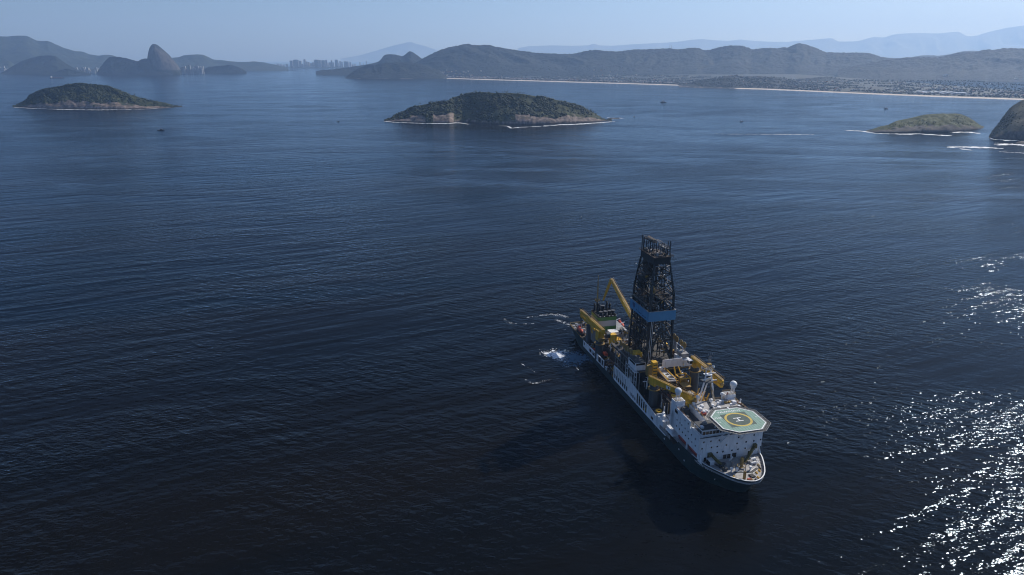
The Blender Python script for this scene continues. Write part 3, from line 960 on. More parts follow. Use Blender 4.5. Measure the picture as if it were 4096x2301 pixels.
# white sheds behind the right beach
shed_px = [(3665, 372), (3680, 367), (3684, 372), (3703, 371), (3712, 374), (3722, 371), (3735, 373), (3751, 371), (3768, 373), (3776, 377), (3783, 371), (3797, 374), (3808, 371), (3817, 377), (3833, 374), (3848, 376), (3860, 374), (3866, 381)]
root = empty('shed')
wb = MB().box(-15, 15, -7, 7, -3, 5)
wb.build('wall', wall_m[0], root)
rb = MB().xprism([(-15.6, 5), (15.6, 5), (15.6, 5.3), (0, 6.4), (-15.6, 5.3)], -7.5, 7.5)
M_SHED = paint('shed_roof_white', (0.90, 0.90, 0.90), rough=0.3, var=0.04)
rb.build('roof', M_SHED, root)
for i, p in enumerate(shed_px):
    x, y, z = land_point(*p)
    t = root if i == 0 else copy_tree(root)
    t.location, t.rotation_euler = (x, y, z), (0, 0, rnd.uniform(-0.25, 0.15))
    t.scale = (rnd.uniform(0.9, 1.6), rnd.uniform(1.2, 2.4), 1)
    tag(t, 'bright white roofed shed in the cluster behind the right beach', 'shed', 'white sheds behind the right beach')
for p, lab in (((3783, 304), 'lone white roof on the wooded slope above the town'), ((4066, 318), 'lone white roof at the right edge of the town'), ((3969, 341), 'small white roof among trees right of the shed cluster'), ((3703, 344), 'long low pale shed among trees above the shed cluster')):
    x, y, z = land_point(*p)
    t = copy_tree(root)
    t.location, t.rotation_euler, t.scale = (x, y, z), (0, 0, -0.1), (2.2 if 'long' in lab else 1.3, 1.2, 1)
    tag(t, lab, 'shed')
# masts on the ridge
def mast(px, py, d, h, label):
    x, z = on_range(px, py, d)
    m = MB()
    for a in range(3):
        c, s = math.cos(a * 2.09), math.sin(a * 2.09)
        m.bar((3 * c, 3 * s, -12), (0.6 * c, 0.6 * s, h), 0.9)
    for k in range(9):
        z0 = h * k / 9
        q = 3 - 2.4 * k / 9
        m.rbox(0, 0, z0, z0 + 0.6, q * 1.4, q * 1.4, 0.5)
    o = m.build('antenna_mast', simple_mat('mast_steel', (0.25, 0.2, 0.2)))
    o.location = (x, d, z)
    tag(o, label, 'mast')
mast(2679, 196, 8600, 55, 'taller antenna mast on the ridge crest')
mast(2686, 196, 8600, 42, 'shorter antenna mast beside the taller one on the ridge')

# ------------------------------------------------------------------ city across the bay
hill_range('land', crop([(-160, 432), (-100, 415), (0, 385), (60, 375), (130, 392), (180, 412), (300, 421), (420, 424), (700, 424), (900, 424), (1000, 427), (1150, 430)], 1024, 100, S1),
           15300, 300, 500, 'low built up shore of the far city', step=30, ny=16, mat=M_FAR, spur_len=300, seed=20.2, tree=6, cat='land')
tower_mats = []
def facade(name, wall, glass, fl=3.6, bay=4.0):
    m = bpy.data.materials.new(name)
    n, l = nodes_of(m)
    b = n['Principled BSDF']
    b.inputs['Roughness'].default_value = 0.5
    tc = n.new('ShaderNodeTexCoord')
    sp = n.new('ShaderNodeSeparateXYZ')
    l.new(tc.outputs['Object'], sp.inputs[0])
    def frac(sock, per, cut):
        d = n.new('ShaderNodeMath'); d.operation = 'DIVIDE'; d.inputs[1].default_value = per; l.new(sock, d.inputs[0])
        f = n.new('ShaderNodeMath'); f.operation = 'FRACT'; l.new(d.outputs[0], f.inputs[0])
        g = n.new('ShaderNodeMath'); g.operation = 'GREATER_THAN'; g.inputs[1].default_value = cut; l.new(f.outputs[0], g.inputs[0])
        return g.outputs[0]
    a = frac(sp.outputs['Z'], fl, 0.5)
    mx = n.new('ShaderNodeMixRGB')
    mx.inputs['Color1'].default_value, mx.inputs['Color2'].default_value = wall + (1,), glass + (1,)
    l.new(a, mx.inputs['Fac'])
    l.new(mx.outputs['Color'], b.inputs['Base Color'])
    return m
tower_mats = [facade('tower_concrete', (0.36, 0.35, 0.34), (0.12, 0.13, 0.14)), facade('tower_glass', (0.16, 0.17, 0.19), (0.07, 0.08, 0.09)), facade('tower_white', (0.5, 0.5, 0.5), (0.10, 0.11, 0.12))]
towers = [(340, 26, 358, 1), (376, 48, 349, 1), (431, 26, 360, 0), (478, 20, 346, 0), (503, 16, 368, 2), (520, 18, 372, 0), (545, 22, 384, 2), (566, 16, 376, 0), (586, 38, 349, 1), (628, 24, 353, 0), (658, 34, 355, 1),
          (697, 18, 350, 0), (718, 14, 380, 2), (736, 16, 374, 0), (752, 14, 356, 0), (770, 16, 378, 2), (794, 27, 349, 1), (824, 12, 385, 2), (839, 14, 362, 0), (856, 18, 370, 2), (885, 24, 366, 0), (906, 26, 368, 0),
          (940, 18, 375, 2), (965, 16, 398, 0), (990, 12, 392, 2), (300, 20, 392, 2), (272, 18, 398, 0), (240, 22, 396, 2), (210, 20, 388, 0), (180, 16, 392, 2), (455, 22, 392, 2), (605, 30, 398, 0), (680, 30, 400, 2), (400, 34, 398, 0),
          (1040, 10, 372, 0), (1078, 9, 388, 0), (1105, 8, 362, 0), (150, 14, 395, 0)]
for i, (x0, wd, top, mi) in enumerate(towers):
    d = 15250 + (i * 137 % 7) * 60
    px = 1024 + (x0 + wd / 2) * S1
    x, z = on_range(px, 100 + top * S1, d)
    ww = wd * S1 * d / f_px
    dp = ww * 0.8
    m = MB().box(-ww / 2, ww / 2, -dp / 2, dp / 2, -20, z - 4)
    m.box(-ww / 4, ww / 4, -dp / 4, dp / 4, z - 4, z)
    if i % 3 == 0: m.box(-ww / 2 - ww * 0.15, ww / 2 + ww * 0.15, -dp / 2 - 5, dp / 2 + 5, -20, z * 0.22)
    o = m.build('tower_block', tower_mats[mi])
    o.location = (x, d, 0)
    big = wd >= 26 and top < 365
    shape = 'broad tall' if big else ('slim' if wd < 17 else 'mid sized')
    tag(o, '%s hazy tower block in the far city skyline' % shape, 'tower block', '%s towers of the far city' % shape)
# pale blocks along the shore by the peak
for grp, box_, d, n_ in (('left of the granite peak', (745, 985, 425, 470), 9900, 26), ('right of the granite peak', (1820, 2040, 400, 462), 9700, 26), ('at the left edge shore', (-30, 90, 415, 468), 10400, 14)):
    for k in range(n_):
        px = (box_[0] + (box_[1] - box_[0]) * (k + rnd.random()) / n_) * S1
        py = 100 + rnd.uniform(box_[2], box_[3] - 15) * S1
        x, z = on_range(px, py, d)
        ww, hh = rnd.uniform(14, 40), rnd.uniform(14, 42)
        m = MB().box(-ww / 2, ww / 2, -8, 8, -z - 5, 0).box(-ww / 5, ww / 5, -4, 4, 0, 3.5)
        o = m.build('apartment_block', tower_mats[2])
        o.location = (x, d + rnd.uniform(-60, 60), max(z, 14))
        tag(o, 'pale apartment block on the hazy shore %s' % grp, 'apartment block', 'blocks %s' % grp)

# ------------------------------------------------------------------ foam
def foam_material(name, col, cover, scale, op=1.0, stretch=1.0):
    m = bpy.data.materials.new(name)
    n, l = nodes_of(m)
    b = n['Principled BSDF']
    b.inputs['Base Color'].default_value = col + (1,)
    b.inputs['Roughness'].default_value = 0.8
    geo = n.new('ShaderNodeNewGeometry')
    mp = n.new('ShaderNodeMapping')
    mp.inputs['Scale'].default_value = (scale / stretch, scale, scale)
    nz = n.new('ShaderNodeTexNoise')
    nz.inputs['Scale'].default_value = 1.0
    nz.inputs['Detail'].default_value = 6
    nz.inputs['Roughness'].default_value = 0.68
    nz.inputs['Distortion'].default_value = 0.8
    at = n.new('ShaderNodeAttribute')
    at.attribute_name = 'body'
    ad = n.new('ShaderNodeMath'); ad.operation = 'ADD'
    ml = n.new('ShaderNodeMath'); ml.operation = 'MULTIPLY'; ml.inputs[1].default_value = 0.30
    mr = n.new('ShaderNodeMapRange')
    mr.inputs['From Min'].default_value, mr.inputs['From Max'].default_value = 1.0 - cover, 1.08 - cover
    mr.inputs['To Max'].default_value = op
    l.new(geo.outputs['Position'], mp.inputs['Vector'])
    l.new(mp.outputs['Vector'], nz.inputs['Vector'])
    l.new(at.outputs['Fac'], ml.inputs[0])
    l.new(nz.outputs['Fac'], ad.inputs[0])
    l.new(ml.outputs[0], ad.inputs[1])
    l.new(ad.outputs[0], mr.inputs['Value'])
    l.new(mr.outputs[0], b.inputs['Alpha'])
    return m
M_FOAM = foam_material('surf_foam', (0.82, 0.84, 0.86), 0.33, 0.12, stretch=1.5)
M_FOAM_FINE = foam_material('wash_foam', (0.80, 0.83, 0.86), 0.21, 0.6, op=0.75, stretch=1.4)
M_CHURN = foam_material('churned_foam', (0.80, 0.83, 0.86), 0.40, 0.55)
M_FOAM_THIN = foam_material('foam_streak', (0.75, 0.80, 0.84), 0.16, 0.28, stretch=1.5)
M_AERATED = foam_material('aerated_water', (0.085, 0.18, 0.27), 0.44, 0.4, op=0.7)
def ribbon(label, pts_px, widths, mat, z=0.12, n=40, name='foam', px=True):
    P = np.array([on_ground(*p) for p in pts_px]) if px else np.array(pts_px)
    s = np.concatenate([[0], np.cumsum(np.linalg.norm(np.diff(P, axis=0), axis=1))])
    u = np.linspace(0, s[-1], n)
    X, Y = np.interp(u, s, P[:, 0]), np.interp(u, s, P[:, 1])
    W = np.interp(u, np.linspace(0, s[-1], len(widths)), widths) * (0.7 + 0.6 * R.rand(n))
    if mat is M_FOAM: W = W * 2.1
    if mat is M_FOAM_FINE: W = W * 2.6
    tx, ty = np.gradient(X), np.gradient(Y)
    L = np.hypot(tx, ty)
    nx, ny = -ty / L, tx / L
    a = np.array([-1, -0.5, 0, 0.5, 1.0])
    V = np.stack([X[:, None] + nx[:, None] * W[:, None] / 2 * a, Y[:, None] + ny[:, None] * W[:, None] / 2 * a, np.full((n, 5), z)], -1)
    body = (1 - np.abs(a))[None] * np.ones((n, 1))
    body[0] = body[-1] = 0
    o = raw_mesh(name, V.reshape(-1, 3), grid_faces(n, 5), mat)
    at = o.data.attributes.new('body', 'FLOAT', 'POINT')
    at.data.foreach_set('value', body.astype(np.float32).ravel())
    return tag(o, label, 'foam', kind='stuff')
def patch(label, cx_, cy_, rx, ry, rz, mat, z=0.10, name='foam'):
    k, m = 7, 28
    V, body = [(cx_, cy_, z)], [1.0]
    for j in range(1, k + 1):
        for i in range(m):
            t = 6.2832 * i / m
            q = j / k * (1 + 0.22 * math.sin(3 * t + cx_) + 0.12 * math.sin(7 * t))
            x, y = rx * q * math.cos(t), ry * q * math.sin(t)
            V.append((cx_ + x * math.cos(rz) - y * math.sin(rz), cy_ + x * math.sin(rz) + y * math.cos(rz), z))
            body.append(1 - j / k)
    mb = MB()
    mb.v = V
    mb.f = [(0, 1 + i, 1 + (i + 1) % m) for i in range(m)]
    for j in range(k - 1):
        a, b = 1 + j * m, 1 + (j + 1) * m
        mb.f += [(a + i, b + i, b + (i + 1) % m, a + (i + 1) % m) for i in range(m)]
    o = mb.build(name, mat)
    at = o.data.attributes.new('body', 'FLOAT', 'POINT')
    at.data.foreach_set('value', np.array(body, dtype=np.float32))
    return tag(o, label, 'foam', kind='stuff')
mp_ = lambda pts: crop(pts, 1024, 100, S1)
mr_ = lambda pts: crop(pts, 2048, 100, S1)
rr_ = lambda pts: crop(pts, 3072, 60, S7)
ribbon('surf line under the pale cliffs of the centre island', mp_([(1285, 968), (1400, 981), (1600, 988), (1800, 993), (1960, 990), (2010, 985), (2060, 988), (2150, 1001)]), [10, 9, 12, 16, 34, 12, 8], M_FOAM)
ribbon('surf line along the right shore of the centre island', mr_([(300, 1012), (420, 1010), (560, 1002), (660, 1000), (760, 992), (870, 986), (1010, 973), (1050, 975)]), [10, 18, 30, 26, 20, 14, 8], M_FOAM)
ribbon('long thin foam line off the centre island', mp_([(2420, 1016), (2530, 1018)]) + mr_([(0, 1040), (80, 1030), (200, 1025), (320, 1022), (400, 1022)]), [3, 8, 11, 9, 4], M_FOAM)
ribbon('surf around the reef off the centre island', mr_([(950, 935), (1000, 936), (1080, 938), (1125, 940)]), [10, 16, 12, 5], M_FOAM)
ribbon('surf below the reef off the centre island', mr_([(965, 946), (1000, 947), (1070, 945)]), [8, 12, 5], M_FOAM)
ribbon('surf line along the left island shore', crop([(130, 826), (260, 836), (420, 843), (560, 848), (740, 853), (1000, 856), (1200, 853), (1350, 851), (1500, 846), (1700, 830), (1860, 822)], 0, 100, S1), [10, 12, 22, 14, 24, 14, 20, 12, 10, 22, 6], M_FOAM)
ribbon('white surf along the foot of the right islet', rr_([(985, 1172), (1100, 1184), (1250, 1188), (1360, 1191), (1500, 1187), (1640, 1196), (1760, 1203), (1850, 1204)]), [10, 14, 12, 26, 16, 26, 34, 10], M_FOAM)
ribbon('surf at the right end of the small islet', rr_([(1830, 1176), (1920, 1170), (2010, 1172), (2120, 1185)]), [10, 22, 30, 10], M_FOAM)
ribbon('foam streak left of the right islet', rr_([(760, 1152), (860, 1156), (960, 1162), (1010, 1170)]), [5, 14, 20, 8], M_FOAM)
ribbon('thin distant foam streaks right of the centre island', rr_([(-600, 1185), (-400, 1190), (100, 1192), (260, 1193), (340, 1195), (480, 1197)]), [0.5, 4, 2, 6, 9, 4], M_FOAM)
ribbon('breaking foam in the channel below the right islet', rr_([(1790, 1325), (1900, 1318), (2050, 1322), (2200, 1325), (2360, 1335)]), [6, 28, 30, 26, 6], M_FOAM)
ribbon('small foam patch below the channel foam', rr_([(1920, 1335), (1980, 1345), (2040, 1352)]), [4, 14, 6], M_FOAM)
ribbon('surf at the foot of the right edge island', rr_([(2215, 1225), (2260, 1242), (2400, 1252), (2500, 1250)]), [5, 10, 26, 12], M_FOAM)
ribbon('broad white surf around the low rock at the right edge', rr_([(2280, 1300), (2400, 1290), (2480, 1295), (2560, 1300), (2750, 1300)]), [8, 36, 44, 40, 30], M_FOAM)
ribbon('outer foam line at the right edge', rr_([(2300, 1365), (2420, 1372), (2560, 1380), (2750, 1390)]), [3, 6, 9, 8], M_FOAM)
ribbon('thin foam wisp in the open water right of the ship wake', [(2840, 690), (2870, 698), (2885, 705)], [1, 4, 1], M_FOAM_THIN)
ribbon('surf line along the left beach', [(1745, 314.3), (2000, 321.8), (2400, 333.3), (2700, 342)], [8, 14, 16, 10], M_FOAM, n=90)
ribbon('surf line along the right beach', [(2900, 354.5), (3072, 359.4), (3500, 378.5), (3900, 394), (4096, 401)], [8, 14, 12, 14, 10], M_FOAM, n=90)

# ------------------------------------------------------------------ boats
def hull_outline(L, B, z0, z1, flare=1.15, m=None):
    m = m or MB()
    st = [(-L / 2, 0.78), (-L * 0.3, 1), (L * 0.15, 1), (L * 0.33, 0.72), (L * 0.44, 0.35), (L / 2, 0.02)]
    V, F = [], []
    for x, b in st:
        for z, k, ex in ((z0, 0.85, 0.96), (z1 + 0.25 * max(0, x) / L * 6, flare, 1.0)):
            V += [(x * ex, -B / 2 * b * k, z), (x * ex, B / 2 * b * k, z)]
    for i in range(len(st) - 1):
        a, c = i * 4, (i + 1) * 4
        F += [(a, c, c + 2, a + 2), (c + 1, a + 1, a + 3, c + 3), (a + 2, c + 2, c + 3, a + 3), (a + 1, c + 1, c, a)]
    F += [(0, 2, 3, 1)]
    return m.add(V, F)
M_HULLDK = paint('boat_hull_dark', (0.025, 0.03, 0.035))
M_BOATWHITE = paint('boat_white', (0.55, 0.56, 0.57), rust=0.3)
M_BOATRED = paint('boat_red', (0.20, 0.035, 0.02))
M_BOATDECK = paint('boat_deck', (0.10, 0.09, 0.08))
def tug(x, y, rz, s, label):
    root = empty('tug_boat', (x, y, 0), rz)
    root.scale = (s, s, s)
    hull_outline(30, 10, -1, 3.0).build('hull', M_HULLDK, root)
    d = MB().box(-14, 10, -4.2, 4.2, 2.9, 3.1)
    d.build('deck', M_BOATDECK, root)
    c = MB().box(-2, 8, -3.2, 3.2, 3.1, 6.4).box(0, 6.5, -2.6, 2.6, 6.4, 8.8).box(1, 5.4, -2.2, 2.2, 8.8, 11)
    cab = c.build('deckhouse', M_BOATWHITE, root)
    for q in ((5.4, 5.46, -2, 2), (1.2, 5.2, -2.26, -2.2), (1.2, 5.2, 2.2, 2.26)):
        MB().box(*q, 9.3, 10.5).build('window', M_GLASS, cab)
    for sy in (-2, 2):
        MB().tube((-3.2, sy, 3), (-3.4, sy, 9), 0.8, 0.7).build('funnel', M_BOATRED, root)
    a = MB().bar((2, 0, 11), (1.6, 0, 18), 0.5, w2=0.2).bar((1.8, -1.8, 14), (1.8, 1.8, 14), 0.25).bar((-9, -3, 3), (-9, -2, 8), 0.3).bar((-9, 3, 3), (-9, 2, 8), 0.3).bar((-9, -2, 8), (-9, 2, 8), 0.3)
    a.build('mast', M_BOATWHITE, root)
    return tag(root, label, 'tug', 'tugs waiting in the bay')
def at_px(px, py): return on_ground(px, py)
tug(*at_px(2653, 410.5), 3.05, 0.98, 'larger dark tug lying off the long beach, centre right')
tug(*at_px(3543, 436), 3.25, 0.62, 'smaller dark tug between the right beach and the grassy islet')
def fishing(x, y, rz, s, label, col, name='fishing_boat', cat='fishing boat'):
    root = empty(name, (x, y, 0), rz)
    root.scale = (s, s, s)
    hull_outline(18, 5, -0.6, 1.6).build('hull', M_HULLDK, root)
    MB().box(-8, 5, -2, 2, 1.5, 1.65).build('deck', M_BOATDECK, root)
    cb = MB().box(-1, 4, -1.6, 1.6, 1.65, 4.2).box(-1.3, 4.3, -1.9, 1.9, 4.2, 4.4)
    c = cb.build('wheelhouse', col, root)
    for q in ((4.0, 4.05, -1.3, 1.3), (-0.6, 3.6, -1.66, -1.6)):
        MB().box(*q, 3.0, 3.9).build('window', M_GLASS, c)
    MB().bar((1.5, 0, 4.4), (1.5, 0, 8), 0.22).bar((-6, 0, 1.6), (-6.5, 0, 6), 0.2).bar((-6.2, 0, 5.2), (-2, 0, 7), 0.15).build('mast', M_BOATWHITE, root)
    return tag(root, label, cat)
fishing(*at_px(643, 522), 0.25, 1.1, 'dark fishing boat with a white bow below the left island', M_BOATDECK)
fishing(*at_px(2966, 487.5), 3.3, 0.7, 'small motor boat drawing a thin wake in the right part of the bay', M_BOATWHITE, 'motor_boat', 'boat')
ribbon('thin wake behind the small motor boat', [(2973, 488.5), (3000, 490), (3040, 492.5), (3072, 494)], [3, 4, 3, 1], M_FOAM_THIN, name='wake')
fishing(*at_px(2536, 468), 0.4, 0.5, 'tiny dark boat just right of the centre island', M_BOATDECK, 'motor_boat', 'boat')
fishing(*at_px(1353, 487), 0.1, 0.5, 'tiny dark boat in open water left of the centre island', M_BOATDECK, 'motor_boat', 'boat')
fishing(*at_px(2325, 869), 1.2, 0.22, 'tiny dark skiff alone in the open sea above the drillship mast', M_BOATDECK, 'skiff', 'boat')
x, y = at_px(229, 313.5)
cs = empty('cargo_ship', (x, y, 0), 0.05)
hull_outline(145, 22, -2, 7.5).build('hull', M_HULLDK, cs)
MB().box(-66, 60, -9, 9, 7.4, 8.2).build('deck', M_BOATDECK, cs)
h_ = MB().box(-66, -54, -9, 9, 8.2, 17).box(-65, -56, -10, 10, 17, 21).build('bridge_house', M_BOATWHITE, cs)
MB().box(-55.9, -55.8, -9, 9, 18, 20).build('window', M_GLASS, h_)
MB().tube((-68, 0, 8), (-68, 0, 20), 2.2, 1.8).build('funnel', M_BOATRED, cs)
for i in range(4):
    MB().box(-46 + i * 24, -28 + i * 24, -7, 7, 8.2, 10).build('hatch', M_BOATRED, cs)
tag(cs, 'long low cargo ship with a white bridge in front of the hazy left shore', 'cargo ship')
x, y = at_px(1167, 281.5)
bg_ = empty('barge', (x, y, 0), 0.0)
hull_outline(150, 26, -2, 7).build('hull', M_HULLDK, bg_)
MB().box(-66, -50, -8, 8, 7, 15).build('deckhouse', M_BOATDECK, bg_)
tag(bg_, 'faint dark ship low on the water before the far city', 'ship')
x, y = at_px(1305, 302)
bg_ = empty('barge', (x, y, 0), 0.0)
hull_outline(90, 16, -2, 4).build('hull', M_HULLDK, bg_)
MB().box(-38, -26, -5, 5, 4, 9).build('deckhouse', M_BOATDECK, bg_)
tag(bg_, 'low dark barge near the tip of the fort headland', 'barge')
# smoke over the town at the right
sx_, sy_ = on_ground(3966, 314)
sm = bpy.data.materials.new('thin_smoke')
n_, l_ = nodes_of(sm)
n_.remove(n_['Principled BSDF'])
vol = n_.new('ShaderNodeVolumePrincipled')
vol.inputs['Color'].default_value = (0.8, 0.85, 0.95, 1)
vol.inputs['Density'].default_value = 0.022
l_.new(vol.outputs['Volume'], n_['Material Output'].inputs['Volume'])
pm = MB()
pp = [(0, 0, 12, 5), (4, 0, 45, 11), (2, 0, 80, 17), (12, 5, 115, 22), (22, 8, 140, 14), (26, 8, 150, 2)]
V_, F_ = [], []
for a, (x0, y0, z0, r0) in enumerate(pp):
    for i in range(10):
        t = 0.6283 * i
        q = r0 * (1 + 0.25 * math.sin(2 * t + a))
        V_.append((x0 + q * math.cos(t), y0 + q * math.sin(t), z0))
for a in range(len(pp) - 1):
    F_ += [(a * 10 + i, a * 10 + (i + 1) % 10, (a + 1) * 10 + (i + 1) % 10, (a + 1) * 10 + i) for i in range(10)]
F_ += [tuple(range(9, -1, -1)), tuple(range(50, 60))]
pm.add(V_, F_)
so = pm.build('smoke', sm)
so.location = (sx_, sy_, 0)
tag(so, 'thin pale smoke column rising from trees at the right of the town', 'smoke', kind='stuff')

# ------------------------------------------------------------------ haze
def build_haze():
    m = bpy.data.materials.new('haze')
    n, l = nodes_of(m)
    n.remove(n['Principled BSDF'])
    v = n.new('ShaderNodeVolumePrincipled')
    v.inputs['Color'].default_value = (0.40, 0.62, 1.0, 1)
    v.inputs['Density'].default_value = 4.7e-5
    v.inputs['Absorption Color'].default_value = (0.22, 0.22, 0.22, 1)
    v.inputs['Anisotropy'].default_value = 0.3
    l.new(v.outputs['Volume'], n['Material Output'].inputs['Volume'])
    mb = MB().box(-SEA_R - 500, SEA_R + 500, -SEA_R - 500, SEA_R + 500, -12, 2150)
    o = mb.build('haze', m)
    tag(o, 'pale blue sea haze thickening towards the horizon', 'haze', kind='stuff')
build_haze()

# ------------------------------------------------------------------ the drillship
# local axes: x forward from the stern, y to port, z up from the waterline
SHIP_LOC, SHIP_RZ = (61.15, 509.71, 0.0), math.radians(-75.91)
ship = empty('drill_ship', SHIP_LOC, SHIP_RZ)
tag(ship, 'large dark green drillship with a black derrick, yellow cranes and octagonal helideck', 'drillship')
m_hull = paint('hull_green', (0.005, 0.030, 0.033), rough=0.55, var=0.25, scale=0.12, rust=0.15)
m_white = paint('ship_white', (0.75, 0.76, 0.77), rough=0.5, var=0.09, scale=0.3, rust=0.4)
m_deckgrey = paint('deck_grey', (0.36, 0.35, 0.34), rough=0.8, var=0.22, scale=0.4, rust=0.3, streak=False)
m_deckdark = paint('deck_dark', (0.060, 0.052, 0.045), rough=0.85, var=0.4, scale=0.5, rust=0.4, streak=False)
m_roof = paint('roof_dark', (0.055, 0.058, 0.060), rough=0.8, var=0.3, scale=0.4, streak=False)
m_yellow = paint('crane_yellow', (0.68, 0.39, 0.018), rough=0.5, var=0.25, scale=0.5, rust=0.5)
m_yellow2 = paint('dirty_yellow', (0.33, 0.21, 0.05), rough=0.6, var=0.35, scale=0.6, rust=0.7)
m_olive = paint('olive_yellow', (0.12, 0.10, 0.025), rough=0.7, var=0.4)
m_derrick = paint('derrick_black', (0.0095, 0.016, 0.017), rough=0.6, var=0.4, scale=0.5)
m_bracing = paint('bracing_brown', (0.030, 0.024, 0.021), rough=0.7, var=0.4)
m_brown = paint('rack_brown', (0.050, 0.036, 0.028), rough=0.8, var=0.5, scale=0.7)
m_ped = paint('pedestal_grey', (0.055, 0.062, 0.068), rough=0.6, var=0.2)
m_blue = paint('wind_wall_blue', (0.075, 0.25, 0.42), rough=0.5, var=0.08, scale=0.25)
m_blue_mark = paint('wind_wall_mark', (0.02, 0.07, 0.17), rough=0.6, var=0.3)
m_fgreen = paint('funnel_green', (0.060, 0.185, 0.030), rough=0.5, var=0.1)
m_fwhite = paint('funnel_white', (0.42, 0.42, 0.43), rough=0.5, var=0.05)
m_black = paint('soot_black', (0.010, 0.010, 0.011), rough=0.7, var=0.3)
m_capgrey = paint('stack_cap_grey', (0.05, 0.055, 0.065), rough=0.6, var=0.2)
m_red = paint('lifeboat_red', (0.34, 0.035, 0.022), rough=0.45, var=0.15)
m_orange = paint('lifeboat_orange', (0.62, 0.10, 0.045), rough=0.45, var=0.12)
m_pipe = paint('pipe_grey', (0.30, 0.29, 0.28), rough=0.45, var=0.3, rust=0.5)
m_rust = paint('rusty_gear', (0.17, 0.075, 0.040), rough=0.8, var=0.5)
m_glass = simple_mat('bridge_glass', (0.006, 0.008, 0.010), rough=0.12, var=0.2, spec=0.6)
m_dark = simple_mat('dark_opening', (0.008, 0.009, 0.010), var=0.3, scale=0.3)  # near black carries the shade inside openings; dark doors share it
m_hgreen = bpy.data.materials.new('helideck_green')
def helideck_material(m, a, b_):
    n, l = nodes_of(m)
    b = n['Principled BSDF']
    b.inputs['Roughness'].default_value = 0.75
    tc = n.new('ShaderNodeTexCoord')
    sp = n.new('ShaderNodeSeparateXYZ')
    l.new(tc.outputs['Object'], sp.inputs[0])
    d = n.new('ShaderNodeMath'); d.operation = 'DIVIDE'; d.inputs[1].default_value = 1.52
    f = n.new('ShaderNodeMath'); f.operation = 'FRACT'
    g = n.new('ShaderNodeMath'); g.operation = 'LESS_THAN'; g.inputs[1].default_value = 0.075
    l.new(sp.outputs['Y'], d.inputs[0]); l.new(d.outputs[0], f.inputs[0]); l.new(f.outputs[0], g.inputs[0])
    nz = n.new('ShaderNodeTexNoise')
    nz.inputs['Scale'].default_value, nz.inputs['Detail'].default_value = 0.6, 6
    l.new(tc.outputs['Object'], nz.inputs['Vector'])
    cr = n.new('ShaderNodeValToRGB')
    e = cr.color_ramp.elements
    e[0].position, e[1].position = 0.3, 0.7
    e[0].color, e[1].color = tuple(q * 0.85 for q in a) + (1,), tuple(q * 1.12 for q in a) + (1,)
    l.new(nz.outputs['Fac'], cr.inputs['Fac'])
    mx = n.new('ShaderNodeMixRGB')
    mx.inputs['Color2'].default_value = b_ + (1,)
    l.new(g.outputs[0], mx.inputs['Fac']); l.new(cr.outputs['Color'], mx.inputs['Color1'])
    l.new(mx.outputs['Color'], b.inputs['Base Color'])
helideck_material(m_hgreen, (0.19, 0.315, 0.255), (0.035, 0.05, 0.045))
m_hdark = paint('helideck_dark_green', (0.062, 0.095, 0.080), rough=0.8, var=0.2, streak=False, scale=0.8)
m_mark = paint('marking_white', (0.74, 0.75, 0.75), rough=0.6, var=0.06, streak=False, scale=1.5)
m_ring = paint('marking_yellow', (0.50, 0.36, 0.045), rough=0.6, var=0.15, streak=False, scale=1.2)

# ---- hull: stations give waterline and deck-edge points
ST = [(9.0, 12.0, 0.0, 16.3), (11, 14.0, 2.5, 17.2), (15, 16.3, 8, 17.9), (24, 17.7, 22, 18), (36, 18, 35.9, 18), (36.1, 18, 36.1, 18), (60, 18, 60, 18), (95, 18, 95, 18), (130, 18, 130, 18), (160, 18, 160, 18),
      (180, 17.9, 181, 18), (185, 17.9, 186, 18), (191, 17.8, 191, 18), (198.9, 17.2, 200, 17.8), (204.9, 15.2, 207.5, 17.0), (208, 13.6, 210.3, 16.3), (210.6, 12.2, 212.8, 15.3), (213.2, 10.0, 216.2, 13.7),
      (216, 7.6, 220.2, 11.6), (218.2, 6.0, 223.6, 9.5), (219.9, 4.5, 226.2, 7.3), (221.2, 2.4, 228.6, 4.2), (221.8, 1.2, 229.6, 2.0), (222, 0.0, 230.0, 0.0)]
def z_edge(x):
    return float(np.interp(x, [0, 35.9, 36.1, 60, 95, 130, 165, 181, 186, 205, 230], [8.3, 8.1, 3.7, 4.2, 4.7, 5.0, 5.3, 5.8, 10.3, 11.3, 11.7]))
def hull_at(x, z):
    """starboard half breadth and forward point of the shell at height z"""
    xs_, bs_ = [], []
    for s in ST:
        k = max(0, min(1, z / z_edge(s[2]))) ** 1.15
        xs_.append(s[0] + (s[2] - s[0]) * k)
        bs_.append(s[1] + (s[3] - s[1]) * k)
    return float(np.interp(x, xs_, bs_))
def build_hull():
    lv = [-6.0, -1.0, 0.0, 0.25, 0.5, 0.75, 1.0]
    m = MB()
    n = len(lv)
    for side in (-1, 1):
        base = len(m.v)
        for s in ST:
            zt = z_edge(s[2])
            for q in lv:
                if q < 0: m.v.append((s[0], side * s[1] * (0.9 if q < -2 else 1), q))
                else:
                    k = q ** 1.15
                    m.v.append((s[0] + (s[2] - s[0]) * k, side * (s[1] + (s[3] - s[1]) * k), q * zt))
        for i in range(len(ST) - 1):
            for j in range(n - 1):
                a, b = base + i * n + j, base + (i + 1) * n + j
                f = (a, b, b + 1, a + 1)
                m.f.append(f if side < 0 else f[::-1])
    half = len(ST) * n
    for j in range(n - 1):      # transom
        m.f.append((j, j + 1, half + j + 1, half + j))
    return m.build('hull', m_hull, ship)
hull = build_hull()
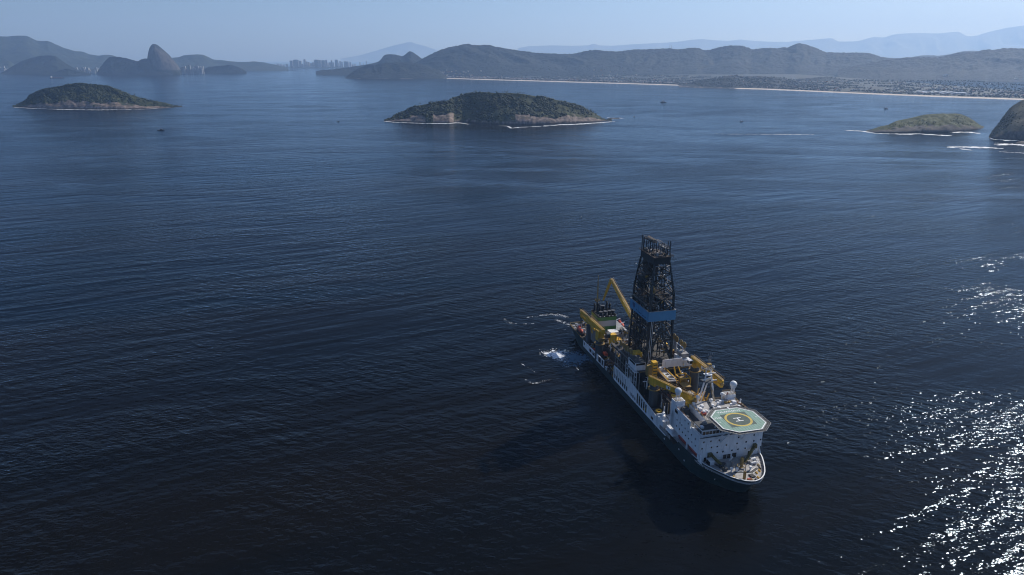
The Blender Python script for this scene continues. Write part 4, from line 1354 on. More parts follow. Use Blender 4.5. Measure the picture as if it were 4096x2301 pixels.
def deck_poly(x0, x1, inset, k=1.0):
    xs_ = [x0] + [s[2] for s in ST if x0 < s[2] < x1] + [x1]
    def b(x): return float(np.interp(x, [s[2] for s in ST], [s[3] for s in ST]))
    st = [(x, -max(b(x) - inset, 0.05)) for x in xs_]
    return st + [(x, -y) for x, y in reversed(st)]
MB().prism(deck_poly(0.4, 35.7, 0.25), 6.9, 7.3).build('aft_deck', m_deckdark, ship)
MB().prism(deck_poly(36.3, 182.0, 0.3), 3.0, 3.5).build('main_deck', m_deckdark, ship)
MB().prism(deck_poly(182.2, 229.2, 0.35), 9.6, 10.3).build('fore_deck', m_deckgrey, ship)
# bow bulwark: pale inside, white cap rail, stays
def edge_pts(x0, x1, inset, n=46):
    X = [s[2] for s in ST]; B = [s[3] for s in ST]
    side = []
    for i in range(len(ST)):
        if x0 <= X[i] <= x1: side.append((X[i] - inset * (0.0 if B[i] > 3 else 1), max(B[i] - inset, 0.0)))
    st = [(x, -y) for x, y in side]
    pt = [(x, y) for x, y in reversed(side)]
    return st + pt[1:]
bul = edge_pts(199, 230, 0.18)
def bulwark_line(off):
    out = []
    for s in ST:
        if s[2] < 199: continue
        zt = z_edge(s[2])
        k = (10.3 / zt) ** 1.15
        lo = (s[0] + (s[2] - s[0]) * k, s[1] + (s[3] - s[1]) * k)
        q = lambda p: (p[0] - off * (1 if p[1] < 5 else 0.3), max(p[1] - off, 0))
        out.append((*q(lo), *q((s[2], s[3])), zt))
    return out
V, F = [], []
for side in (-1, 1):
    A, B = bulwark_line(0.12), bulwark_line(0.28)
    base = len(V)
    for p, r in zip(A, B):
        V += [(p[0], side * p[1], 10.3), (p[2], side * p[3], p[4]), (r[2], side * r[3], p[4]), (r[0], side * r[1], 10.3)]
    for i in range(len(A) - 1):
        for j in range(4):
            F.append((base + i * 4 + j, base + (i + 1) * 4 + j, base + (i + 1) * 4 + (j + 1) % 4, base + i * 4 + (j + 1) % 4))
bulwark = MB().add(V, F).build('bulwark', m_deckgrey, ship)
m = MB()
for a, b in zip(bul[:-1], bul[1:]):
    if math.dist(a, b) < 0.02: continue
    m.bar((a[0], a[1], z_edge(a[0]) + 0.06), (b[0], b[1], z_edge(b[0]) + 0.06), 0.50, 0.16)
m.build('cap_rail', m_mark, bulwark)
def along(pts, step):
    out = []
    acc = 0
    for a, b in zip(pts[:-1], pts[1:]):
        L = math.dist(a, b)
        while acc < L:
            t = acc / L if L else 0
            out.append((a[0] + (b[0] - a[0]) * t, a[1] + (b[1] - a[1]) * t, math.atan2(b[1] - a[1], b[0] - a[0])))
            acc += step
        acc -= L
    return out
for x, y, an in along(bul, 1.55):
    nx, ny = -math.sin(an), math.cos(an)
    m = MB()
    c, s = math.cos(an) * 0.06, math.sin(an) * 0.06
    tri = [(0.75, 10.31), (1.6, 10.31), (0.12, z_edge(x) - 0.1)]
    vs = [(x + nx * d - c * e, y + ny * d - s * e, z) for e in (-1, 1) for d, z in tri]
    m.add(vs, [(0, 1, 2), (5, 4, 3), (0, 3, 4, 1), (1, 4, 5, 2), (2, 5, 3, 0)])
    m.build('bulwark_stay', m_deckgrey, bulwark)
m = MB()
for side in (-1, 1):
    for x0, x1 in ((96, 130), (131, 160), (160, 171), (36.5, 77)):
        m = MB()
        n_ = max(2, int((x1 - x0) / 6))
        for i in range(n_):
            a, b = x0 + (x1 - x0) * i / n_, x0 + (x1 - x0) * (i + 1) / n_
            m.bar((a, side * 17.95, z_edge(a) + 0.12), (b, side * 17.95, z_edge(b) + 0.12), 0.5, 0.42)
        m.build('side_rail', m_white, ship)

# bow name, letter by letter along the flare (both bows)
def to_mesh(o):
    """lettering becomes plain mesh"""
    bpy.context.view_layer.update()
    me = bpy.data.meshes.new_from_object(o.evaluated_get(bpy.context.evaluated_depsgraph_get()))
    r = bpy.data.objects.new(o.name + '_mesh', me)
    C.objects.link(r)
    r.parent, r.matrix_local = o.parent, o.matrix_local.copy()
    n = o.name.split('.')[0]
    bpy.data.objects.remove(o)
    r.name = n
    return r
def text_obj(name, s, size, mat, parent, extrude=0.01, offset=0.0):
    cu = bpy.data.curves.new(name, 'FONT')
    cu.body = s
    cu.size = size
    cu.extrude = extrude
    cu.offset = offset
    cu.align_x = 'CENTER'
    cu.align_y = 'CENTER'
    cu.materials.append(mat)
    o = bpy.data.objects.new(name, cu)
    C.objects.link(o)
    o.parent = parent
    return o
hull_bvh = bvh_of([hull])
def hull_letter(ch, x, z, size, side):
    hit = hull_bvh.ray_cast(Vector((x, side * 40, z)), Vector((0, -side, 0)))
    p0, nn = hit[0], hit[1].normalized()
    if nn.y * side < 0: nn = -nn
    tx = Vector((0, 0, 1)).cross(nn).normalized()
    tz = nn.cross(tx).normalized()
    o = text_obj('bow_letter', ch, size, m_mark, hull, 0.02, 0.012)
    p = p0 + nn * 0.2
    o.matrix_local = Matrix(((tx.x, tz.x, nn.x, p.x), (tx.y, tz.y, nn.y, p.y), (tx.z, tz.z, nn.z, p.z), (0, 0, 0, 1)))
    to_mesh(o)
name = 'VALARIS DS-17'
for i, ch in enumerate(name):
    if ch == ' ': continue
    hull_letter(ch, 203.2 + i * 0.95, 9.35, 1.55, -1)
    hull_letter(ch, 214.4 - i * 0.95, 9.35, 1.55, 1)
for x, z in ((213.5, 4.2), (193, 3.2), (187, 6.4), (170, 3.0)):
    b = hull_at(x, z)
    MB().tube((x, -b + 0.02, z), (x, -b - 0.05, z), 0.55, n=12).build('thruster_mark', m_mark, hull)

# ---- side plating with openings
def plating(side, parts, name='side_plating'):
    y0, y1 = (side * 18.0, side * 17.65)
    ya, yb = min(y0, y1), max(y0, y1)
    m = MB()
    for x0, x1, z0a, z1a, z0b, z1b in parts:
        m.xprism([(x0, z0a), (x1, z0b), (x1, z1b), (x0, z1a)], ya, yb)
    return m.build(name, m_white, ship)
def panel(x0, x1, zb0, zb1, zt0, zt1, holes):
    """cut a sloping strip into pieces round the openings (xa, xb, bottom fraction, top fraction)"""
    out = []
    B = lambda x: zb0 + (zb1 - zb0) * (x - x0) / (x1 - x0)
    T = lambda x: zt0 + (zt1 - zt0) * (x - x0) / (x1 - x0)
    cur = x0
    for xa, xb, f0, f1 in holes:
        out.append((cur, xa, B(cur), T(cur), B(xa), T(xa)))
        za = lambda x, f: B(x) + (T(x) - B(x)) * f
        if f0 > 0: out.append((xa, xb, B(xa), za(xa, f0), B(xb), za(xb, f0)))
        if f1 < 1: out.append((xa, xb, za(xa, f1), T(xa), za(xb, f1), T(xb)))
        cur = xb
    out.append((cur, x1, B(cur), T(cur), B(x1), T(x1)))
    return out
for side in (-1, 1):
    plating(side, panel(36, 77, 3.8, 4.4, 7.9, 9.8, [(37.2, 39.2, 0.25, 0.85), (48.2, 53, 0.12, 0.72), (54.2, 59.5, 0.12, 0.72), (66, 71.5, 0.02, 0.86), (72.5, 76.2, 0.02, 0.86)]))
    plating(side, panel(94.3, 118, 4.7, 4.9, 14.2, 15.5, [(95.3 + i * 3.25, 97.7 + i * 3.25, 0.10, 0.42) for i in range(7)]))
    plating(side, panel(120.4, 159, 4.9, 5.3, 15.3, 11.0, [(122 + i * 2.9, 124 + i * 2.9, 0.10, 0.34) for i in range(3)] + [(131.2 + i * 3.05, 133.5 + i * 3.05, 0.06, 0.84) for i in range(5)] + [(151.5, 155, 0.1, 0.42)]))
    MB().box(118, 120.4, min(side * 18.15, side * 16.5), max(side * 18.15, side * 16.5), 4.8, 16.3).build('side_post', m_white, ship)
    s0, s1 = sorted((side * 18, side * 13.2))
    MB().box(158.7, 159.1, s0, s1, 3.5, 12.6).build('side_plating', m_white, ship)
for i in range(8):
    x = 96.4 + i * 2.55
    MB().tube((x, -18.12, 8.2 + (i % 3) * 0.5), (x, -18.12, 13.9 - (i % 2) * 0.4), 0.10, n=6).build('vent_pipe', m_black, ship)

# ---- accommodation block
sup = empty('superstructure', parent=ship)
m = MB()
m.box(176, 206.5, -18, 18, 14.7, 24.4)
m.box(204.2, 206.5, -17.2, 17.2, 10.31, 14.7)
m.box(178, 204.2, -13.4, 13.4, 3.5, 14.7)
m.xprism([(206.5, 14.7), (206.5, 10.31), (208.8, 10.31)], -17.1, -16.6)
m.xprism([(206.5, 14.7), (206.5, 10.31), (208.8, 10.31)], 16.6, 17.1)
m.build('accommodation_wall', m_white, sup)
for sd in (-1, 1):
    a, b = sorted((sd * 18, sd * 17.7))
    MB().xprism([(179.2, 24.4), (196.5, 24.4), (196.5, 28.2), (181.6, 28.2), (181.6, 25.2), (179.2, 25.2)], a, b).build('parapet', m_white, sup)
    a, b = sorted((sd * 18, sd * 12.2))
    MB().box(174.8, 179.2, a, b, 14.7, 30.6).build('radome_tower', m_white, sup)
    MB().box(175.2, 178.8, sd * 15.1 - 2.4, sd * 15.1 + 2.4, 30.6, 30.72).build('tower_roof', m_deckgrey, sup)
    MB().box(179.21, 180.0, a + 0.6, b - 0.6, 26.2, 28.6).build('platform_box', m_white, sup)
    a, b = sorted((sd * 18.2, sd * 16.2))
    MB().box(196.5, 206.9, a, b, 24.4, 24.75).build('bridge_wing', m_white, sup)
    a, b = sorted((sd * 18.2, sd * 18.0))
    MB().box(197.5, 206.9, a, b, 24.75, 25.9).build('wing_bulwark', m_white, sup)
    a, b = sorted((sd * 18.01, sd * 18.06))
    MB().box(179.6, 182.6, a, b, 24.9, 26.6).build('wing_opening_shade', m_dark, sup)  # flat dark sheet, shade of the opening put into its colour
MB().box(177.5, 197.0, -9.5, 17.4, 24.41, 28.0).build('upper_house', m_white, sup)
MB().box(177.6, 196.9, -9.4, 17.3, 28.0, 28.12).build('upper_deck', m_deckgrey, sup)
MB().box(179.3, 196.9, -17.6, -9.6, 24.41, 24.6).build('side_deck', m_roof, sup)  # dark tone puts the upper house's shadow into the deck colour
MB().box(197.2, 205.6, -16.2, 16.2, 24.41, 28.0).build('wheelhouse', m_white, sup)
MB().box(197.1, 205.9, -16.6, 16.6, 28.0, 28.3).build('wheelhouse_roof', m_roof, sup)
MB().box(206.5, 207.0, -18.0, 18.0, 24.1, 24.4).build('front_ledge', m_roof, sup)
for i in range(17):
    y = -15.3 + i * 1.9
    MB().box(205.6, 205.66, y - 0.8, y + 0.8, 25.2, 26.95).build('bridge_window', m_glass, sup)
for i in range(4):
    x = 198.4 + i * 1.9
    for sd in (-1, 1):
        a, b = sorted((sd * 16.2, sd * 16.26))
        MB().box(x - 0.8, x + 0.8, a, b, 25.2, 26.95).build('bridge_window', m_glass, sup)
def porthole(x0, x1, y0, y1, z): MB().box(x0, x1, y0, y1, z - 0.42, z + 0.42).build('porthole', m_glass, sup)
for y, z in ((-15.4, 21.6), (-11.5, 21.6), (-6.8, 21.6), (4.2, 21.7), (17.2, 18.5), (8.8, 18.3), (-10.8, 18.0), (-7.6, 18.0), (-2.4, 18.1), (3.6, 18.2), (-16.1, 18.0), (-7.3, 14.5), (-4.0, 14.5), (1.1, 14.5), (4.5, 14.6), (8.7, 14.6), (13, 21.7), (13.2, 18.2)):
    porthole(206.5, 206.55, y - 0.4, y + 0.4, z)
for x, z in ((185.8, 21.6), (188, 21.5), (190.8, 25.8), (194.3, 25.8), (186, 18), (189.3, 18), (191.6, 21.6), (194.9, 21.6), (192.7, 18), (196, 18), (198.4, 21.6), (199.5, 18), (182.5, 21.6), (202.5, 21.6), (203, 18), (182.6, 18)):
    for sd in (-1, 1):
        a, b = sorted((sd * 18, sd * 18.05))
        porthole(x - 0.4, x + 0.4, a, b, z)
for y0, y1, z0, z1, mm in ((-3.6, -1.7, 10.35, 12.6, m_brown), (-1.3, 0.5, 10.35, 12.6, m_brown), (1.5, 3.9, 10.35, 12.8, m_brown), (-12.7, -10.8, 12.2, 15.2, m_dark), (13.1, 14.5, 13.0, 15.9, m_dark), (-14.6, -13.2, 10.35, 12.6, m_dark), (10.5, 11.8, 10.35, 12.6, m_dark)):
    MB().box(206.5, 206.62, y0, y1, z0, z1).build('door', mm, sup)
for sd in (-1, 1):
    a, b = sorted((sd * 17.9, sd * 17.3))
    MB().box(193.6, 194.5, a, b, 10.3, 14.7).build('recess_post', m_white, sup)
    a, b = sorted((sd * 18.2, sd * 14.8))
    MB().box(170.5, 179.5, a, b, 9.6, 10.0).build('boarding_platform', m_white, sup)
    MB().box(171.5, 178.5, a + 0.3, b - 0.3, 10.0, 12.4).build('platform_box', m_white, sup)
    MB().box(160, 178, sd * 11 - 2, sd * 11 + 2, 3.5, 12).build('deck_house', m_white, sup)
# roof clutter
def ac_unit(x, y, z, s=1.0, mat=None):
    m = MB().box(x - 1.0 * s, x + 1.0 * s, y - 0.8 * s, y + 0.8 * s, z, z + 1.3 * s)
    m.tube((x, y, z + 1.3 * s), (x, y, z + 1.45 * s), 0.55 * s, n=10)
    return m.build('ventilation_unit', mat or m_white, sup)
for x, y, s in ((184, 14, 1.15), (186.5, -7.2, 1.0), (189, -5, 0.8), (183.5, -4.5, 0.9), (192, 10, 0.9), (188, 3, 1.0), (194, -2, 0.9), (191.5, 16, 0.7), (181, 9, 0.7), (180, -7.5, 0.8), (185, 17, 0.6)):
    ac_unit(x, y, 28.12, s)
ac_unit(181.6, -13.3, 24.6, 2.3, m_roof)
ac_unit(187.0, -14.8, 24.6, 1.0, m_roof)
ac_unit(200.5, -12.6, 28.3, 1.1, m_pipe)
ac_unit(203.8, -15.6, 28.3, 0.8, m_white)
def vent(x, y, z, h, r, par, mat=None):
    m = MB().tube((x, y, z), (x, y, z + h), r * 0.55, n=10).tube((x, y, z + h), (x, y, z + h + r * 0.9), r, r * 0.9, n=12)
    return m.build('mushroom_vent', mat or m_white, par)
for x, y in ((184, 4.5), (182.6, 6.6), (185.6, 0.5), (190, 13.5), (193.5, 6), (187, 10.5), (195, 13), (180, 3), (191, -7.5)):
    vent(x, y, 28.12, 1.3, 0.75, sup)
MB().rail([(177.6, -9.4, 28.12), (196.9, -9.4, 28.12)]).build('guard_rail', m_yellow2, sup)
MB().rail([(177.6, 17.3, 28.12), (196.9, 17.3, 28.12)]).build('guard_rail', m_yellow2, sup)
MB().rail([(177.6, 12, 28.12), (177.6, -9.4, 28.12)]).build('guard_rail', m_yellow2, sup)
MB().rail([(181.6, -17.8, 28.2), (196.4, -17.8, 28.2)], 0.6).build('guard_rail', m_rust, sup)
MB().bar((178, 2, 28.3), (199, -3.5, 28.4), 1.3, 0.3).build('walkway', m_roof, sup)
MB().rail([(178, 2.7, 28.4), (199, -2.8, 28.5)]).build('guard_rail', m_white, sup)
for x0, y0, x1, y1 in ((181, -8.5, 190, -3.3), (190, -9, 196, -1.5)):
    MB().bar((x0, y0, 28.2), (x1, y1, 28.2), 0.35, 0.16).build('cable_tray', m_white, sup)
MB().box(190.2, 192.4, -9.0, -6.8, 28.12, 29.4).build('fire_monitor', m_red, sup)
MB().box(182.2, 183.4, 9.3, 10.9, 28.12, 29.0).build('locker', m_yellow2, sup)
MB().box(182.2, 183.4, 11.6, 13.2, 28.12, 29.0).build('locker', m_yellow2, sup)
m = MB().tube((179.5, 12.6, 28.1), (179.5, 12.6, 32.6), 0.09, n=6)
m.build('wind_sock_pole', m_white, sup)
MB().tube((179.5, 12.6, 32.4), (180.6, 11.7, 32.1), 0.38, 0.2, n=8).build('wind_sock', m_orange, sup)
# big and small radomes
def radome(x, y, z, r, zb, lattice=True):
    p = empty('radome', parent=sup)
    MB().ball((x, y, z), r, 24, 16).build('radome_shell', m_mark, p, smooth=True) if False else None
    bpy.data.objects.remove(p)
    MB().ball((x, y, z), r, 24, 16).build('radome', m_mark, sup, smooth=True)
    m = MB()
    if lattice:
        for k in range(6):
            a = k * 1.047
            m.bar((x + 1.25 * math.cos(a), y + 1.25 * math.sin(a), zb), (x + 0.8 * math.cos(a + .3), y + 0.8 * math.sin(a + .3), z - r * 0.85), 0.16)
        m.tube((x, y, z - r * 1.02), (x, y, z - r * 0.8), 1.3, n=14)
    else:
        m.tube((x, y, zb), (x, y, z - r * 0.8), 0.28, n=8)
    m.build('radome_stand', m_white, sup)
radome(177.6, -16.0, 36.1, 1.85, 30.6)
radome(177.6, 16.9, 36.1, 1.95, 30.6)
radome(177.8, 10.3, 31.2, 0.95, 28.1, False)
radome(178.2, -4.6, 31.4, 1.0, 28.1, False)
radome(183.5, 18.4, 29.6, 0.45, 27.5, False)
for sd in (-1, 1):
    MB().rail([(174.9, sd * 12.3, 30.6), (174.9, sd * 17.9, 30.6), (179.1, sd * 17.9, 30.6), (179.1, sd * 12.3, 30.6)]).build('guard_rail', m_yellow2, sup)
# port edge gear along the deck edge
for k in range(14):
    x = 184 + k * 1.35
    m = MB().box(x - 0.35, x + 0.35, 16.2, 17.2, 28.12, 28.7 + rnd.random() * 0.7)
    m.build('deck_locker', rnd.choice([m_yellow2, m_rust, m_white, m_brown]), sup)

# ---- radar mast
mast_ = empty('radar_mast', parent=ship)
MB().tube((175, -2.6, 24.4), (175, 1.0, 39.5), 0.50, 0.42).tube((175, 1.0, 39.5), (175, 1.1, 46), 0.42, 0.3).build('mast_leg', m_white, mast_)
MB().tube((176, 7.2, 24.4), (175, 5.3, 37.2), 0.55, 0.48).tube((175, 5.3, 37.2), (175, 3.7, 45.5), 0.48, 0.3).build('mast_leg', m_white, mast_)
MB().tube((168.5, 2.5, 20), (174.6, 3.0, 38), 0.4).build('mast_leg', m_white, mast_)
MB().prism([(173, -0.8), (177.6, 0.2), (177.8, 4.4), (173.6, 6.4)], 38.6, 38.9).build('mast_platform', m_roof, mast_)
MB().prism([(173.6, 0.2), (176.6, 0.6), (176.6, 4.2), (173.6, 4.4)], 42.4, 42.7).build('mast_platform', m_white, mast_)
MB().prism([(173.6, 0.2), (176.6, 0.4), (176.6, 4.4), (173.6, 4.6)], 45.6, 45.85).build('mast_platform', m_pipe, mast_)
MB().rail([(173.6, 0.2, 45.85), (176.6, 0.4, 45.85), (176.6, 4.4, 45.85), (173.6, 4.6, 45.85)], closed=True, step=1).build('guard_rail', m_yellow2, mast_)
MB().bar((176.8, -1.6, 40.4), (176.2, 3.6, 41.0), 0.35, 0.5).build('radar_scanner', m_mark, mast_)
MB().bar((176.6, 1.6, 43.9), (176.9, 5.8, 43.9), 0.3, 0.42).build('radar_scanner', m_mark, mast_)
MB().bar((177.4, 3.2, 39.9), (177.6, 6.4, 40.0), 0.3, 0.42).build('radar_scanner', m_mark, mast_)
m = MB()
for dx, dy in ((-.7, -.7), (.7, -.7), (.7, .7), (-.7, .7)):
    m.bar((175 + dx, 2.6 + dy, 45.8), (175 + dx * .6, 2.6 + dy * .6, 53), 0.16)
for k in range(6):
    z = 46.4 + k * 1.2
    q = 0.7 - 0.045 * k
    for a, b in (((-q, -q), (q, -q)), ((q, -q), (q, q)), ((q, q), (-q, q)), ((-q, q), (-q, -q))):
        m.bar((175 + a[0], 2.6 + a[1], z), (175 + b[0], 2.6 + b[1], z + (1.1 if k % 2 else 0)), 0.1)
for dy in (-1.2, 0.3, 1.4): m.bar((175, 2.6 + dy * .4, 52), (175, 2.6 + dy, 55), 0.1)
m.build('lattice_topmast', m_pipe, mast_)
MB().box(174, 176, 1.6, 3.6, 48.6, 48.8).build('mast_platform', m_yellow, mast_)
MB().ball((176.3, 4.6, 47.2), 0.6, 10, 8, 1.4).build('satellite_dome', m_mark, mast_, smooth=True)
MB().bar((173.8, 5.2, 45.9), (173.8, 5.9, 46.6), 1.6, 0.5).build('satellite_dish', m_mark, mast_)
m = MB()
for k in range(16):
    m.box(178.6 - 0.35 * k, 179.0 - 0.35 * k, 4.6, 5.8, 28.2 + 0.6 * k, 28.3 + 0.6 * k)
m.bar((179, 4.6, 28.1), (173.2, 4.6, 38), 0.15).bar((179, 5.8, 28.1), (173.2, 5.8, 38), 0.15)
m.build('mast_ladder', m_yellow2, mast_)

# ---- helideck
HX, HY, HZ = 210.2, 0.1, 34.4
heli = empty('helideck', parent=ship)
def octo(h, cx_=HX, cy_=HY, a=11.0, b=11.7, f=0.52):
    k = h / 11.0
    a, b = a * k, b * k
    return [(cx_ + a, cy_ - b * f), (cx_ + a, cy_ + b * f), (cx_ + a * 0.53, cy_ + b), (cx_ - a * 0.51, cy_ + b), (cx_ - a, cy_ + b * f), (cx_ - a, cy_ - b * f), (cx_ - a * 0.51, cy_ - b), (cx_ + a * 0.57, cy_ - b)]
slab = MB().prism([(x - HX, y - HY) for x, y in octo(11.35)], 33.75 - HZ, 0).build('landing_slab', m_hgreen, heli)
slab.location = (HX, HY, HZ)
def band(outer, inner, z0, z1, mat, name):
    m = MB()
    n = len(outer)
    for i in range(n):
        j = (i + 1) % n
        m.add([(*outer[i], z0), (*outer[j], z0), (*inner[j], z0), (*inner[i], z0), (*outer[i], z1), (*outer[j], z1), (*inner[j], z1), (*inner[i], z1)],
              [(4, 5, 6, 7), (0, 1, 5, 4), (2, 3, 7, 6)])
    return m.build(name, mat, heli)
band(octo(11.2), octo(10.8), HZ + 0.004, HZ + 0.02, m_mark, 'edge_line')
band(octo(11.55), octo(11.36), HZ - 0.5, HZ + 0.12, m_pipe, 'deck_edge')
MB().prism([(216.7, -7.0), (216.2, 7.0), (203.5, 7.4), (204.0, -6.6)], HZ + 0.004, HZ + 0.012).build('landing_square', m_hdark, heli)
ring_o = [(HX + 6.75 * math.cos(t * 0.1309), HY + 0.2 + 6.75 * math.sin(t * 0.1309)) for t in range(48)]
ring_i = [(HX + 5.65 * math.cos(t * 0.1309), HY + 0.2 + 5.65 * math.sin(t * 0.1309)) for t in range(48)]
band(ring_o, ring_i, HZ + 0.016, HZ + 0.024, m_ring, 'aiming_circle')
MB().box(208.45, 208.98, -1.75, 2.4, HZ + 0.016, HZ + 0.026).box(211.3, 211.83, -1.9, 2.3, HZ + 0.016, HZ + 0.026).box(208.98, 211.3, 0.02, 0.62, HZ + 0.016, HZ + 0.026).build('letter_h', m_mark, heli)
def deck_text(s, x, y, size, rot, name='deck_lettering'):
    o = text_obj(name, s, size, m_mark, heli, 0.006, 0.028)
    o.location = (x, y, HZ + 0.02)
    o.rotation_euler = (0, 0, rot)
    return to_mesh(o)
t_ = deck_text('VALARIS DS-17', 201.7, -0.05, 1.95, math.pi / 2)
t_ = deck_text('12.6t', 206.55, -8.95, 1.95, math.pi / 2)
deck_text('12', 210.6, -10.2, 0.9, math.pi / 2)
deck_text('12', 209.9, 10.2, 0.9, math.pi / 2)
# net, frame, supports
po, pi_ = octo(13.1), octo(11.6)
for i in range(8):
    a, b, c, d = po[i], po[(i + 1) % 8], pi_[i], pi_[(i + 1) % 8]
    m = MB()
    z = HZ - 0.25
    m.bar((*a, z + 0.15), (*b, z + 0.15), 0.16)
    m.bar(((a[0] + c[0]) / 2, (a[1] + c[1]) / 2, z), ((b[0] + d[0]) / 2, (b[1] + d[1]) / 2, z), 0.07)
    k = 6
    for q in range(k + 1):
        t = q / k
        m.bar((a[0] + (b[0] - a[0]) * t, a[1] + (b[1] - a[1]) * t, z + 0.15), (c[0] + (d[0] - c[0]) * t, c[1] + (d[1] - c[1]) * t, z - 0.1), 0.10)
    m.build('safety_net', m_pipe, heli)
    m = MB()
    m.add([(*a, z + 0.1), (*b, z + 0.1), (*d, z - 0.12), (*c, z - 0.12)], [(0, 1, 2, 3)])
    mt = paint('net_mesh', (0.035, 0.04, 0.04), rough=0.8, var=0.3)
    m.add([(a[0], a[1], z + 0.04), (b[0], b[1], z + 0.04), (d[0], d[1], z - 0.18), (c[0], c[1], z - 0.18)], [(3, 2, 1, 0)])
    m.build('net_sheet', mt, heli)
for x, y in ((201, -8), (201, 0), (201, 8), (205, -9), (205, 9), (205, 0)):
    MB().tube((x, y, 28.3), (x, y, 33.75), 0.3, n=8).build('support_column', m_white, heli)
for y in (-6.2, 6.2):
    MB().tube((206.6, y, 20.4), (215.5, y + (2.5 if y < 0 else -2.5), 33.7), 0.32, n=8).tube((206.6, y, 25.5), (211.5, y, 33.7), 0.26, n=8).build('support_strut', m_white, heli)
    MB().tube((206.6, y - 2.5, 22.5), (211.2, y + 0.3, 28.6), 0.22, n=8).build('support_strut', m_white, heli)
for k in range(7):
    y = -9 + k * 3
    MB().box(201, 219, y - 0.15, y + 0.15, 33.0, 33.74).build('deck_girder', m_deckgrey, heli)
MB().box(207, 211, 9.6, 15.2, 32.0, 32.2).box(207.3, 210.6, 14.0, 15.0, 28.2, 32.0).build('access_platform', m_pipe, heli)
MB().rail([(207, 9.6, 32.2), (211, 9.6, 32.2), (211, 15.2, 32.2), (207, 15.2, 32.2)], step=1.2).build('guard_rail', m_rust, heli)
MB().box(209.0, 210.6, 10.2, 12.0, 32.2, 33.4).build('fire_monitor', m_red, heli)
MB().bar((210.5, 14.5, 32), (207.6, 17.4, 26.5), 1.2, 0.5).build('stairway', m_yellow2, heli)
MB().box(197.6, 200, 1.2, 2.0, 33.6, 34.5).build('stair_landing', m_mark, heli)

# ---- foredeck gear
fore = empty('foredeck_gear', parent=ship)
for x, y in ((218, -5.6), (218.6, -3.0), (218.9, 4.3)):
    vent(x, y, 10.3, 1.5, 0.75, fore)
MB().tube((216.3, 0.9, 10.3), (216.3, 0.9, 13.6), 0.75, n=12).box(215.7, 216.9, 0.3, 1.5, 13.6, 16.4).build('windlass_post', m_yellow2, fore)
MB().torus((216.3, 0.9, 11.6), 2.0, 0.16).build('windlass_ring', m_yellow2, fore)
MB().tube((216.3, 0.9, 10.31), (216.3, 0.9, 10.9), 1.7, n=18).build('windlass_base', m_pipe, fore)
MB().box(212.8, 214.2, -3.4, -2.2, 10.3, 13.2).tube((214.8, -2.8, 10.3), (214.8, -2.8, 11.8), 0.8, n=12).build('capstan', m_pipe, fore)
MB().bar((212, -3.2, 12.6), (212, -1.7, 14.6), 0.5).build('crane_arm', m_mark, fore)
MB().tube((225.1, -2.8, 10.3), (225.1, -2.8, 19.2), 0.22, 0.14, n=8).build('jack_staff', m_pipe, fore)
MB().box(224.6, 225.6, -3.4, -2.4, 10.3, 14.6).build('staff_base', m_yellow2, fore)
MB().bar((225.1, -2.8, 18.6), (221.6, -1.2, 17.0), 0.22).build('davit_arm', m_pipe, fore)
MB().prism([(222.8, 0.8), (225.4, 1.2), (225.2, 3.4), (222.6, 3.0)], 10.31, 10.9).build('hatch', m_black, fore)
for pts in ([(219.2, -4.6), (221.0, 3.6), (218.4, 8.6)],):
    m = MB()
    for a, b in zip(pts[:-1], pts[1:]): m.bar((*a, 10.315), (*b, 10.315), 1.5, 0.01)
    m.build('deck_path', m_roof, fore)
    for off in (-0.95, 0.95):
        for a, b in zip(pts[:-1], pts[1:]):
            dx, dy = b[0] - a[0], b[1] - a[1]
            L = math.hypot(dx, dy)
            MB().bar((a[0] - dy / L * off, a[1] + dx / L * off, 10.33), (b[0] - dy / L * off, b[1] + dx / L * off, 10.33), 0.28, 0.03).build('path_line', m_mark, fore)
for x, y, mt in ((222.1, 5.8, m_yellow), (220.8, 8.2, m_yellow), (219, 9.6, m_black), (226.8, 0.2, m_yellow2), (227.6, 2.0, m_black), (226, 4.2, m_yellow), (222.6, -7.0, m_yellow), (220, -9.4, m_white), (217.0, -10.6, m_pipe), (214.4, 11.5, m_white), (216.5, 10.5, m_yellow2), (212.6, 12.6, m_white)):
    MB().tube((x - .45, y, 10.3), (x - .45, y, 11.05), 0.3, n=8).tube((x + .45, y, 10.3), (x + .45, y, 11.05), 0.3, n=8).box(x - .9, x + .9, y - .4, y + .4, 10.3, 10.45).build('bollard', mt, fore)
for x, y in ((213, 7.5), (211.5, 10.5), (214.8, 8.6), (210.5, 5.5)):
    m = MB().tube((x, y - 0.9, 11.2), (x, y + 0.9, 11.2), 0.6, n=12).box(x - .8, x + .8, y - 1.3, y - 0.95, 10.3, 11.7).box(x - .8, x + .8, y + 0.95, y + 1.3, 10.3, 11.7)
    m.build('mooring_winch', rnd.choice([m_black, m_pipe, m_white]), fore)
for x, y in ((211.7, -6.5), (213.5, -8.5), (216.5, -8.0)):
    m = MB().tube((x, y - 0.9, 11.2), (x, y + 0.9, 11.2), 0.7, n=12).box(x - .8, x + .8, y - 1.3, y - 0.95, 10.3, 11.9)
    m.build('mooring_winch', m_roof, fore)
MB().prism([(207.1, -12.8), (213.4, -9.2), (213.0, -7.6), (207.1, -11.2)], 10.31, 10.32).build('deck_plate', m_roof, fore)
MB().bar((206.9, -11.4, 14.6), (214.0, -7.6, 10.6), 1.2, 1.0).build('escape_chute', m_olive, fore)
MB().box(206.55, 208.4, -12.6, -10.6, 13.6, 15.2).build('chute_box', m_olive, fore)
MB().bar((206.9, 13.6, 15.3), (213.0, 5.0, 10.8), 1.3, 1.1).build('escape_chute', m_olive, fore)
MB().box(206.55, 208.0, 12.8, 14.6, 14.6, 16.8).build('chute_box', m_olive, fore)
